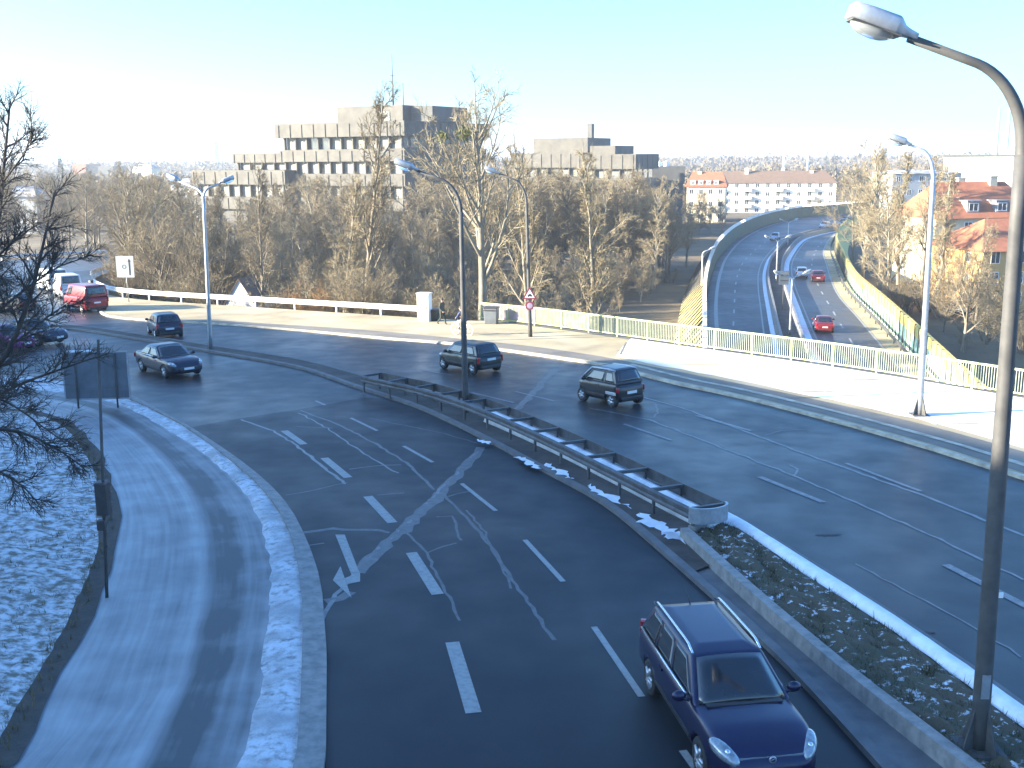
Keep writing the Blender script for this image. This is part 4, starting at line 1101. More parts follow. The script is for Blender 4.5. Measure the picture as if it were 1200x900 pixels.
low_lamp(953, 320, 100, 'double armed lamp on the sunken median nearest the bridge railing')
low_lamp(919, 278, 140, 'double armed lamp on the sunken median behind the sign back')
low_lamp(908, 258, 200, 'double armed lamp far along the sunken median')
c = min(WL, key=lambda p: abs(p.y - 118)); t_ = atY(827, 291, c.y)
lamp('single pale lamp standing on the yellow revetment wall', Vector((c.x - .55, c.y, LOW + 2.6)), t_.z, [(0.1, .8)], .08, .05, 'rail_white', 'street lamps along the sunken road', False, rise=.4)
c = min(WL, key=lambda p: abs(p.x - atY(985, 240, 300).x)); t_ = atY(982, 222, c.y)
lamp('distant lamp at the far bend of the sunken road', Vector((c.x, c.y, LOW)), t_.z, [(PI, 1.4)], .12, .08, 'rail_white', 'street lamps along the sunken road', False, rise=.5)

# ------------------------------------------------------------------ signs and small street furniture
root = thing('warning_sign', 'red bordered white triangular warning sign with a small round sign below on the lamp post', 'road sign', LAMP_SIGN + Vector((atY(620.7, 350, LAMP_SIGN.y).x - LAMP_SIGN.x, -.14, atY(621, 352, LAMP_SIGN.y).z - LAMP_SIGN.z)))
def tri(r_, y, t, z=0):
    pts = [(0, r_), (-r_ * .87, -r_ * .5), (r_ * .87, -r_ * .5)]
    vs = [(x, y, zz + z) for x, zz in pts] + [(x, y + t, zz + z) for x, zz in pts]
    return vs, [(0, 1, 2), (5, 4, 3), (0, 3, 4, 1), (1, 4, 5, 2), (2, 5, 3, 0)]
mb = MB(); mb.add(*tri(.5, 0, .03, .34)); mb.build('red_border', 'sign_red', root, fix=True)
mb = MB(); mb.add(*tri(.34, -.008, .006, .34)); mb.build('white_field', 'white_paint', root, fix=True)
mb = MB(); mb.b2(-.13, .13, -.014, -.010, .27, .34); mb.b2(-.07, .08, -.014, -.010, .34, .40); mb.b2(-.11, -.05, -.014, -.010, .23, .27); mb.b2(.05, .11, -.014, -.010, .23, .27); mb.build('pictogram', 'black', root)
rx = Matrix.Rotation(R(90), 3, 'X')
mb = MB(); mb.lathe([(.001, .0), (.27, .0), (.27, .02), (.001, .02)], 24, (0, 0.02, -.30), rx, False); d = mb.build('round_sign', 'sign_red', root, fix=True)
mb = MB(); mb.lathe([(.001, .0), (.17, .0), (.17, .006), (.001, .006)], 24, (0, -.002, -.30), rx, False); mb.build('round_field', 'graffiti_purple', d, fix=True)
mb = MB(); mb.b2(-.05, .05, .03, .1, -.5, .6); mb.build('bracket', 'pole_grey', root)
# direction board
bs = G(151, 355.5); bs.z += .1
root = thing('direction_sign', 'square grey direction board with a tall vertical arrow on a thin post', 'road sign', bs, R(-4))
pz0, pz1 = atY(148, 325, bs.y).z - bs.z, atY(148, 300, bs.y).z - bs.z; w_ = 21 / F * bs.y
mb = MB(); mb.b2(-w_ / 2 - .05, w_ / 2 - .05, -.05, 0, pz0, pz1); mb.build('sign_panel', 'sign_face', root)
ax_ = w_ * .22
mb = MB(); mb.b2(ax_ - .055, ax_ + .055, -.062, -.052, pz0 + .18, pz1 - .42); mb.add([(ax_ - .14, -.057, pz1 - .45), (ax_ + .14, -.057, pz1 - .45), (ax_, -.057, pz1 - .2)], [(0, 1, 2)]); mb.build('arrow', 'black', root)
mb = MB(); mb.lathe([(.12, 0), (.17, 0), (.17, .004), (.12, .004)], 20, (-.12, -.056, (pz0 + pz1) / 2), rx, False)
mb.build('ring_mark', 'sign_back', root)
mb = MB(); mb.tube([(0, .04, 0), (-.05, .04, pz1)], .045, 8); mb.build('post', 'galvanised', root)
# back of the big sign behind the dark tree
bs = G(116, 478); d_ = bs.y
root = thing('road_sign', 'big blue grey back of a road sign under the dark bare tree', 'road sign', bs, R(4))
z0, z1 = atY(115, 468, d_).z - bs.z, atY(115, 412, d_).z - bs.z; w_ = 77 / F * d_
mb = MB(); mb.b2(-w_ / 2, w_ / 2, 0, .05, z0, z1); mb.build('sign_panel', 'sign_back', root)
mb = MB()
for x in (-w_ / 2, w_ / 2 - .05): mb.b2(x, x + .05, -.03, -.001, z0, z1)
mb.b2(-w_ / 2 + .05, w_ / 2 - .05, -.03, -.001, z1 - .05, z1); mb.b2(-w_ / 2 + .05, w_ / 2 - .05, -.03, -.001, z0, z0 + .05); mb.build('frame', 'galvanised', root)
mb = MB(); mb.b2(-w_ / 2 + .06, w_ / 2 - .06, -.02, -.001, z0 + .35, z0 + .41); mb.b2(-w_ / 2 + .06, w_ / 2 - .06, -.02, -.001, z1 - .41, z1 - .35); mb.build('stiffener', 'sign_back', root)
for x in (-w_ * .3, w_ * .3):
    mb = MB(); mb.tube([(x, -.08, -.3), (x, -.08, z1 - .1)], .04, 8); mb.build('post', 'pole_grey', root)
mb = MB(); mb.sweep([Vector((-w_ * .42, .02, z1)), Vector((-w_ * .02, .02, z1))], [(-.05, 0), (-.04, .06), (.04, .06), (.05, 0)]); mb.build('snow_cap', 'snow', root, fix=True)
# mast with low signal head
bs = G(125, 701); tp = atY(115, 398, bs.y)
root = thing('signal_mast', 'thin dark mast with a low black signal head beside the slip road', 'traffic signal', bs)
mb = MB(); mb.tube([(0, 0, -.1), (tp.x - bs.x, 0, tp.z - bs.z)], [.038, .03], 8); mb.build('mast', 'pole_grey', root)
zc = atY(121, 583, bs.y).z - bs.z; k_ = (tp.x - bs.x) / (tp.z - bs.z)
def bev(mb_, name, m, parent, w=.03, seg=2):
    me = mb_.mesh(name); bm = bmesh.new(); bm.from_mesh(me); bmesh.ops.bevel(bm, geom=bm.edges[:], offset=w, segments=seg, affect='EDGES', profile=.5); bm.to_mesh(me); bm.free(); return link(name, me, m, parent)
hs = bev(MB().box((zc * k_ + .0, -.02, zc), (.24, .3, .72)), 'signal_head', 'black', root)
for i in range(3):
    mb = MB(); mb.lathe([(.085, 0), (.085, .16), (.078, .16), (.078, 0)], 12, (zc * k_, .12, zc - .22 + i * .22), Matrix.Rotation(R(-90), 3, 'X')); mb.build('visor', 'black', hs, fix=True)
z2 = atY(119, 614, bs.y).z - bs.z
bev(MB().box((z2 * k_ - .03, -.06, z2), (.17, .15, .22)), 'push_button_box', 'black', root, .015)
# white cabinet
bs = G(498, 378); bs.z += .1
root = thing('utility_cabinet', 'tall white utility cabinet at the end of the white guard rail', 'cabinet', bs, R(-20))
bev(MB().b2(-.42, .42, -.3, .3, 0, 1.85), 'body', 'white_paint', root, .02)
mb = MB(); mb.b2(-.46, .46, -.34, .34, 1.853, 1.93); mb.build('lid', 'rail_white', root)
mb = MB(); mb.b2(-.36, .36, -.312, -.302, .15, 1.75); dr = mb.build('door', 'rail_white', root)
mb = MB(); mb.b2(.26, .29, -.34, -.313, .85, 1.05); mb.build('handle', 'black', dr)
def bin_(px, py, label, w_=.8, h=.9, m='cloth_dark'):
    b_ = G(px, py); b_.z += .1
    root = thing('waste_bin', label, 'bin', b_, R(-15))
    me = MB().box((0, 0, h * .45), (w_ * .85, .6, h * .9 - .02), taper=1.12); bev(me, 'body', m, root, .03)
    bev(MB().box((0, 0, h * .93), (w_ * 1.02, .72, .1)), 'lid', 'black', root, .03)
    mb = MB(); mb.b2(-w_ * .45, w_ * .45, -.40, -.36, h * .78, h * .83); mb.build('handle', 'black', root)
bin_(576, 381, 'dark grey bin standing where the bridge railing starts', .95, 1.15, 'sign_back')
bin_(508, 377.5, 'low dark bin beside the white utility cabinet', .9, .8)

# ------------------------------------------------------------------ vehicles
def evaluated(o):
    dg = bpy.context.evaluated_depsgraph_get(); dg.update()
    return bpy.data.meshes.new_from_object(o.evaluated_get(dg))
def carve(me, cutters, name):
    """smooth a loft, then cut the wheel arches out of it"""
    o = bpy.data.objects.new('tmp', me); COL.objects.link(o)
    s_ = o.modifiers.new('s', 'SUBSURF'); s_.levels = 2; s_.render_levels = 2
    cs = []
    for (x, y0, y1, z, r) in cutters:
        mb = MB(); mb.tube([(x, y0, z), (x, y1, z)], r, 28); c = mb.build('cut', None, fix=True); cs.append(c)
        b = o.modifiers.new('b', 'BOOLEAN'); b.operation = 'DIFFERENCE'; b.object = c; b.solver = 'EXACT'
    out = evaluated(o); out.name = name
    for c in cs + [o]:
        d = c.data; bpy.data.objects.remove(c); 
    return out
def section(hw, zb, zt, crown, tuck=.9):
    h = zt - zb
    half = [(0.0, zb), (hw * .75, zb), (hw * tuck, zb + .05), (hw * .985, zb + .24 * h), (hw, zb + .55 * h), (hw * .985, zb + .80 * h), (hw * .94, zt - .03 * h), (hw * .80, zt + crown * .45), (hw * .4, zt + crown * .9), (0, zt + crown)]
    return half + [(-y, z) for y, z in reversed(half[1:-1])]
def loft_body(st, mats):
    n = None; vs = []; fs = []
    for (x, hw, zb, zt, cr) in st:
        s_ = section(hw, zb, zt, cr); n = len(s_); vs += [(x, y, z) for y, z in s_]
    for i in range(len(st) - 1):
        for k in range(n): fs.append((i * n + k, i * n + (k + 1) % n, (i + 1) * n + (k + 1) % n, (i + 1) * n + k))
    fs += [tuple(reversed(range(n))), tuple(range((len(st) - 1) * n, len(st) * n))]
    me = bpy.data.meshes.new('body'); me.from_pydata(vs, [], fs); me.update()
    bm = bmesh.new(); bm.from_mesh(me); bmesh.ops.recalc_face_normals(bm, faces=bm.faces); bm.to_mesh(me); bm.free()
    me.polygons.foreach_set('use_smooth', [True] * len(me.polygons))
    return me
def patch(cor, s0, s1, t0, t1, off, bulge=0.0, ns=8, nt_=6, ref=None, shear0=0, shear1=0):
    """panel on the bilinear face cor=(A,B,C,D): A-B bottom edge, D-C top edge; set off outwards"""
    A, B, C, D = [Vector(c) for c in cor]
    n = (B - A).cross(D - A).normalized()
    if ref is not None and n.dot(Vector(ref)) < 0: n = -n
    def S(s, t): return (A.lerp(B, s)).lerp(D.lerp(C, s), t)
    vs = []; 
    for lay in (off, off - .03):
        for j in range(nt_ + 1):
            for i in range(ns + 1):
                t = t0 + (t1 - t0) * j / nt_
                a0 = s0 + shear0 * (j / nt_); a1 = s1 + shear1 * (j / nt_)
                s = a0 + (a1 - a0) * i / ns
                vs.append(S(s, t) + n * (lay + bulge * (1 - (2 * s - 1) ** 2)))
    w_ = ns + 1; L_ = w_ * (nt_ + 1); fs = []
    for j in range(nt_):
        for i in range(ns):
            fs.append((j * w_ + i, j * w_ + i + 1, (j + 1) * w_ + i + 1, (j + 1) * w_ + i))
    rim = [i for i in range(w_)] + [j * w_ + ns for j in range(1, nt_ + 1)] + [nt_ * w_ + i for i in range(ns - 1, -1, -1)] + [j * w_ for j in range(nt_ - 1, 0, -1)]
    for a, b in zip(rim, rim[1:] + rim[:1]): fs.append((b, a, a + L_, b + L_))
    mb = MB(); mb.add(vs, fs, True); return mb
def make_car(name, label, cat, pm, D, lamps='both', group='cars driving on the main road', detail=True):
    """x forward, y left; D holds the proportions of the car"""
    L, W, H = D['L'], D['W'], D['H']; hl, hw = L / 2, W / 2; belt, hood = D['belt'], D['hood']
    xw, xwt, xrt, xr = D['xw'], D['xwt'], D['xrt'], D['xr']       # windscreen foot / head, rear window head / foot
    wr_, wb_ = D.get('roofw', .37) * W, hw * .945; R_ = D['wheel']; fx, bx_ = D['fx'], D['bx']; gz = D.get('gz', .2)
    root = thing(name, label, cat, (0, 0, 0), 0, group)
    rear_top = D.get('rear', belt)
    st = [(-hl, hw * .74, gz + .16, rear_top * .74, .0), (-hl + .06, hw * .88, gz + .09, rear_top * .90, .0), (-hl + .22, hw * .955, gz + .03, rear_top * .985, .01), (min(xr, -hl + .6), hw * .985, gz, rear_top, .02),
          (bx_ + .45, hw, gz, belt, .02), (0, hw, gz, belt, .02), (xw - .25, hw, gz, belt - .01, .02), (xw, hw * .995, gz, belt - .02, .03), ((xw + hl) / 2 - .05, hw * .985, gz, (belt + hood) / 2 + .015, .05),
          (hl - .5, hw * .965, gz, hood + .02, .05), (hl - .22, hw * .90, gz + .02, hood - .05, .03), (hl - .05, hw * .76, gz + .05, hood - .2, .01), (hl, hw * .62, gz + .12, hood - .30, .0)]
    cut = [(x, s_ * hw * .62, s_ * (hw + .4), R_ * .98, R_ * 1.13) for x in (fx, bx_) for s_ in (-1, 1)]
    me = carve(loft_body(st, pm), cut, 'body')
    me.materials.clear(); me.materials.append(MATS[pm])
    me.polygons.foreach_set('material_index', [0] * len(me.polygons))
    link('body', me, pm, root)
    # cabin: roof and pillars
    zb, zr = belt - .04, H - .05
    xr_c = xr
    lo = [(xr_c, -wb_), (xr_c, wb_), (xw, wb_), (xw, -wb_)]; hi = [(xrt, -wr_), (xrt, wr_), (xwt, wr_), (xwt, -wr_)]
    bm = bmesh.new()
    vl = [bm.verts.new((x, y, zb)) for x, y in lo]; vh = [bm.verts.new((x, y, zr)) for x, y in hi]
    vc = [bm.verts.new((xrt + (xwt - xrt) * t, y * wr_ * .66, zr + D.get('crown', .055))) for t in (.12, .86) for y in (-1, 1)]
    bm.faces.new(list(reversed(vl)))
    for i in range(4): bm.faces.new((vl[i], vl[(i + 1) % 4], vh[(i + 1) % 4], vh[i]))
    c0, c1, c2, c3 = vc
    bm.faces.new((vh[0], vh[1], c1, c0)); bm.faces.new((vh[1], vh[2], c3, c1)); bm.faces.new((vh[2], vh[3], c2, c3)); bm.faces.new((vh[3], vh[0], c0, c2)); bm.faces.new((c0, c1, c3, c2))
    bmesh.ops.recalc_face_normals(bm, faces=bm.faces)
    bmesh.ops.bevel(bm, geom=bm.edges[:], offset=.055, segments=3, affect='EDGES', profile=.6)
    for f in bm.faces: f.smooth = True
    m2 = bpy.data.meshes.new('cabin'); bm.to_mesh(m2); bm.free(); link('roof', m2, D.get('roofm', pm), root)
    # glass
    def A3(p, z): return (p[0], p[1], z)
    wind = (A3(lo[3], zb), A3(lo[2], zb), A3(hi[2], zr), A3(hi[3], zr))
    patch(wind, .055, .945, .05, .93, .012, .06, ref=(1, 0, .5)).build('windscreen', 'car_glass', root)
    rear = (A3(lo[1], zb), A3(lo[0], zb), A3(hi[0], zr), A3(hi[1], zr))
    patch(rear, .09, .91, .20, .90, .012, .03, ref=(-1, 0, .3)).build('rear_window', 'car_glass', root)
    for s_ in (1, -1):
        i0, i1 = (1, 2) if s_ > 0 else (0, 3)
        side = (A3(lo[i0], zb), A3(lo[i1], zb), A3(hi[i1], zr), A3(hi[i0], zr))
        for (s0, s1, sh0, sh1) in D['win']:
            patch(side, s0, s1, .13, .88, .010, 0, ref=(0, s_, .2), shear0=sh0, shear1=sh1).build('side_window', 'car_glass', root)
        # door mirror
        mb = MB(); mb.ell((xw - .28, s_ * (hw + .10), belt + .04), (.07, .12, .085)); mb.tube([(xw - .24, s_ * hw * .93, belt - .02), (xw - .27, s_ * (hw + .04), belt + .01)], .03, 6)
        mb.build('door_mirror', pm if D.get('mirror_paint', True) else 'black', root)
        if detail:
            for (dx) in D.get('handles', ()):
                mb = MB(); mb.box((dx, s_ * (hw * .992), belt - .14), (.18, .03, .035)); mb.build('door_handle', D.get('handle_m', pm), root)
            mb = MB()
            mb.box((0.02, s_ * (hw * .995), gz + .26), (abs(fx - bx_) - R_ * 2.6, .03, .06)); mb.build('side_strip', 'black', root)
        if D.get('beltchrome'):
            mb = MB(); mb.tube([(xr + .12, s_ * wb_ * 1.0, belt + .012), ((xr + xw) / 2, s_ * (wb_ + .012), belt + .022), (xw - .38, s_ * wb_ * 1.0, belt + .012)], .022, 6); mb.build('belt_trim', 'chrome', root)
        if D.get('rails'):
            pts = []
            for i in range(11):
                t = i / 10; x = xrt - .08 + (xwt - .05 - xrt + .1) * t; h = .10 * min(1, min(t, 1 - t) * 9)
                pts.append((x, s_ * (wr_ - .02), zr + .005 + h * .9))
            mb = MB(); mb.tube(pts, .022, 8); mb.build('roof_rail', 'chrome', root)
        # lights
        rz = Matrix.Rotation(s_ * R(D.get('hl_rot', 28)), 3, 'Z') @ Matrix.Rotation(R(-24), 3, 'Y')
        mb = MB(); mb.ell((hl - .30, s_ * hw * .76, hood - .135), (D.get('hl_l', .27), .135, D.get('hl_h', .10)), rz.inverted() if False else Matrix.Rotation(-s_ * R(D.get('hl_rot', 28)), 3, 'Z') @ Matrix.Rotation(R(18), 3, 'Y'), 16, 10)
        h_ = mb.build('headlight', 'lens_clear', root)
        for dd in (.02, .16):
            mb = MB(); mb.ell((hl - .18 - dd, s_ * (hw * .74 + dd * .35), hood - .10 + dd * .25), (.05, .05, .05)); mb.build('reflector', 'chrome', h_)
        tz0, tz1 = D.get('tl', (.55, .9)); tx = -hl + D.get('tlx', .1)
        me_ = MB().box((tx, s_ * hw * D.get('tly', .84), (tz0 + tz1) / 2), (.12, D.get('tlw', .20), tz1 - tz0), rz=s_ * R(25)); bev(me_, 'tail_light', 'lens_red', root, .025)
    mb = MB(); mb.box((hl - .0, 0, gz + .27), (.08, W * .52, .15)); bev(mb, 'grille', 'black', root, .02)
    if D.get('grille_chrome'):
        mb = MB(); mb.sweep([Vector((hl - .115, y, hood - .185 + .012 * abs(y))) for y in (-.48, -.3, 0, .3, .48)], [(-.03, -.035), (-.03, .035), (.05, .03), (.05, -.03)]); mb.build('grille_bar', 'chrome', root, fix=True)
        mb = MB(); mb.lathe([(.035, 0), (.055, 0), (.055, .02), (.035, .02)], 16, (hl - .06, 0, hood - .18), Matrix.Rotation(R(90), 3, 'Y')); mb.tube([(hl - .05, -.04, hood - .2), (hl - .05, .04, hood - .16)], .008, 4); mb.build('emblem', 'alloy', root)
    for x, z, s_ in ((hl + .035, gz + .28, 1), (-hl - .01, D.get('pz', .62), -1)):
        mb = MB(); mb.box((x, 0, z), (.02, .50, .11)); mb.build('number_plate', 'plate', root)
    mb = MB(); mb.box((-hl + .03, 0, gz + .16), (.10, W * .72, .16)); bev(mb, 'rear_bumper', 'black' if D.get('bumper_dark', True) else pm, root, .03)
    # interior hints through the windscreen are too dark to see; wiper cowl
    mb = MB(); mb.box((xw + .03, 0, belt + .012), (.14, W * .72, .02)); mb.build('cowl', 'black', root)
    # wheels
    for x in (fx, bx_):
        for s_ in (-1, 1):
            y = s_ * (hw - .115); rm = Matrix.Rotation(R(-90 * s_), 3, 'X')
            wh = thing('wheel', None, None); wh.parent = root; wh.location = (x, y, R_)
            mb = MB(); mb.lathe([(R_ * .62, .095), (R_ * .9, .105), (R_ * .985, .075), (R_, .0), (R_ * .985, -.075), (R_ * .9, -.105), (R_ * .62, -.095)], 28, (0, 0, 0), rm); mb.build('tyre', 'rubber', wh, fix=True)
            mb = MB(); mb.lathe([(R_ * .66, .098), (R_ * .62, .085), (R_ * .60, .03), (.001, .03)], 24, (0, 0, 0), rm)
            for k in range(5):
                a = 2 * PI * k / 5; q = rm @ Vector((math.cos(a) * R_ * .34, math.sin(a) * R_ * .34, .075)); 
                e0 = rm @ Vector((0, 0, .085)); e1 = rm @ Vector((math.cos(a) * R_ * .63, math.sin(a) * R_ * .63, .08)); mb.tube([e0, e1], [.055, .035], 6)
            mb.build('rim', 'alloy', wh, fix=True)
    if D.get('aerial'):
        mb = MB(); mb.tube([(xrt + .25, 0, H - .02), (xrt - .12, 0, H + .22)], [.012, .005], 5); mb.build('aerial', 'black', root)
    return root
def place(root, p, d):
    """p ground centre, d heading; the car lies in the sloping road"""
    d = Vector((d.x, d.y, 0)).normalized()
    root.location = (p.x, p.y, p.z); a = math.atan2(d.y, d.x)
    pit = math.atan2(-SLOPE * d.y, 1) if p.z > -6.5 else 0
    root.rotation_euler = (0, -pit, a)
paint('paint_blue', (0.003, 0.006, 0.042), metal=.2); paint('paint_navy', (0.008, 0.012, 0.032), metal=.2); paint('paint_black', (0.012, 0.014, 0.017)); paint('paint_petrol', (0.006, 0.014, 0.018), metal=.2)
paint('paint_red', (0.20, 0.012, 0.018)); paint('paint_white', (0.62, 0.64, 0.66), metal=.1); paint('paint_silver', (0.4, 0.43, 0.46)); paint('paint_magenta', (0.25, 0.03, 0.16)); paint('paint_pale_blue', (.35, .42, .5))
paint('paint_anthracite', (0.012, 0.015, 0.02), metal=.2)
WIN2 = ((.07, .46, .06, -.0), (.50, .955, 0, -.055))
WIN3 = ((.035, .29, .05, -.0), (.32, .60, 0, 0), (.63, .96, 0, -.06))
WAGON = dict(L=4.52, W=1.64, H=1.48, belt=.96, hood=.86, xw=1.02, xwt=.28, xrt=-1.82, xr=-2.06, fx=1.37, bx=-1.34, wheel=.315, win=WIN3, rails=True, beltchrome=True, grille_chrome=True, handles=(-.62, .42), roofw=.35, tl=(.7, 1.0), tly=.76, tlx=.06, pz=.78, aerial=True, bumper_dark=False, hl_l=.30, hl_h=.11)
SALOON = dict(L=4.55, W=1.78, H=1.43, belt=.93, hood=.82, xw=.95, xwt=.22, xrt=-.85, xr=-1.62, rear=1.0, fx=1.37, bx=-1.34, wheel=.32, win=WIN2, handles=(-.5, .45), tl=(.66, .88), pz=.6, bumper_dark=False, grille_chrome=False, hl_l=.26, beltchrome=True)
HATCH = dict(L=3.75, W=1.66, H=1.45, belt=.94, hood=.84, xw=.92, xwt=.32, xrt=-1.35, xr=-1.72, fx=1.18, bx=-1.24, wheel=.295, win=WIN2, handles=(-.2,), tl=(.62, .92), pz=.62, bumper_dark=True)
TWIN = dict(L=3.45, W=1.63, H=1.43, belt=.92, hood=.80, xw=1.02, xwt=.45, xrt=-1.30, xr=-1.60, fx=1.15, bx=-1.20, wheel=.28, win=WIN2, handles=(.0,), tl=(.55, .86), pz=.72, bumper_dark=True, tlw=.17, mirror_paint=False)
MICRO = dict(L=2.70, W=1.56, H=1.54, belt=1.0, hood=.92, xw=.92, xwt=.42, xrt=-.98, xr=-1.25, fx=.93, bx=-.93, wheel=.29, win=((.08, .34, .04, 0), (.38, .95, 0, -.07)), handles=(-.1,), tl=(.62, .85), tlw=.16, pz=.62, bumper_dark=False, mirror_paint=True)
VAN = dict(L=4.6, W=1.85, H=2.05, belt=1.22, hood=1.05, xw=1.55, xwt=.95, xrt=-2.14, xr=-2.24, fx=1.45, bx=-1.4, wheel=.32, win=((.72, .97, 0, -.09),), handles=(.5,), tl=(.75, 1.15), tlw=.12, tly=.92, pz=.75, roofw=.42)
T = lambda a, b: (G(*b) - G(*a))
# near estate car: right-hand wheels seen at the picture's left
wagon = make_car('estate_car', 'dark blue estate car with silver roof rails driving towards the footbridge in the near lane', 'car', 'paint_blue', WAGON)
pr, pf = G(760, 813), G(811, 899); hd = (pf - pr); hd.z = 0; hd.normalize(); left = Vector((-hd.y, hd.x, 0))
mid = pr + hd * (2.71 / 2) + left * .80 + hd * .0
mid.z = P(mid.y) + .004; place(wagon, mid, hd)
mb = MB(); mb.box((.62, 0, 0), (.02, .02, .02))
sal = make_car('saloon_car', 'dark navy saloon car coming round the bend towards the camera', 'car', 'paint_navy', SALOON)
place(sal, G(199, 436.5), Vector((1.0, -1.15, 0)))
hat = make_car('hatchback_car', 'small dark blue hatchback seen from behind beside the thin median', 'car', 'paint_navy', HATCH); place(hat, G(193.5, 392.5), T((250, 380), (175, 376)))
hat.rotation_euler[2] += R(-38)
twi = make_car('hatchback_car', 'dark petrol green hatchback driving away behind the street lamp in the guard rail', 'car', 'paint_petrol', TWIN); place(twi, G(550.5, 433), Vector((-1.0, 1.18, 0)))
mic = make_car('microcar', 'short black two seat microcar driving away in the lane by the pavement', 'car', 'paint_anthracite', MICRO); place(mic, G(715, 471), Vector((-.86, 1.2, 0)))
for s_ in (1, -1):
    i0 = 0
    pts = [(-.98, s_ * .575, 1.49), (-.55, s_ * .585, 1.52), (.42, s_ * .575, 1.49), (.90, s_ * .735, 1.02)]
    mb = MB(); mb.tube(pts, .045, 6); mb.build('safety_frame', 'paint_silver', mic)
    mb = MB(); mb.box((-.93, s_ * .775, .60), (.62, .03, .12)); bev(mb, 'wheel_flare', 'paint_silver', mic, .012)
red = make_car('van', 'red delivery van seen from behind at the bend on the left', 'van', 'paint_red', VAN); place(red, G(101, 363.5), Vector((-.85, .9, 0)))
wv = make_car('van', 'white van ahead of the red van at the bend', 'van', 'paint_white', VAN); place(wv, G(80, 348), Vector((-.6, 1.0, 0)))
v3 = dup(wv, label='white van farthest ahead where the road forks at the left'); place(v3, G(62, 340), Vector((-.8, 1.0, 0)))
c5 = make_car('saloon_car', 'dark blue car partly hidden by the bare tree on the left carriageway', 'car', 'paint_navy', dict(SALOON)); place(c5, G(38, 402), Vector((1, -.45, 0)))
c6 = make_car('hatchback_car', 'magenta hatchback behind the branches at the left edge', 'car', 'paint_magenta', dict(HATCH)); place(c6, G(4, 410), Vector((1, -.4, 0)))
c7 = make_car('hatchback_car', 'black hatchback behind the branches at the far left edge of the road', 'car', 'paint_black', dict(HATCH)); place(c7, G(12, 366), Vector((-1, .3, 0)))
def on_low(lat, px, py, root, toward):
    q = G(px, py, LOW); L_ = offset(ctop, lat); i = min(range(1, len(L_) - 1), key=lambda i: (L_[i] - q).length)
    t = (L_[i + 1] - L_[i - 1]).normalized()          # runs towards the far bend
    place(root, Vector((L_[i].x, L_[i].y, LOW + .01)), t if not toward else -t)
    return root
lowg = 'cars on the sunken road'
r1 = make_car('saloon_car', 'dark red saloon driving away, nearest the bridge railing on the sunken road', 'car', 'paint_red', dict(SALOON), group=lowg); on_low(-3.4, 958, 386, r1, False)
r2 = dup(r1, label='bright red car behind the nearest double lamp heads on the sunken road'); on_low(-5.6, 957, 329, r2, False)
w1 = make_car('hatchback_car', 'white hatchback beside the red one behind the lamp heads on the sunken road', 'car', 'paint_white', dict(HATCH), group=lowg); on_low(-3.6, 946, 325, w1, False)
b1 = make_car('hatchback_car', 'pale blue car coming round the bend of the sunken road, nearest of three', 'car', 'paint_pale_blue', dict(HATCH), group=lowg); on_low(4.0, 920, 281, b1, True)
w2 = dup(w1, label='white car coming round the far bend between two pale cars'); on_low(4.5, 947, 266.5, w2, True)
s2 = make_car('saloon_car', 'pale silver car farthest round the bend of the sunken road', 'car', 'paint_silver', dict(SALOON), group=lowg); on_low(4.5, 970, 261, s2, True)
# car parked low under the trees
pk = dup(s2, label='pale parked car half hidden under the bare trees right of the turquoise wall', group='parked cars'); q = atY(1045, 385, 112); place(pk, Vector((50.0, 118, tz(50, 118))), Vector((.3, 1, 0)))

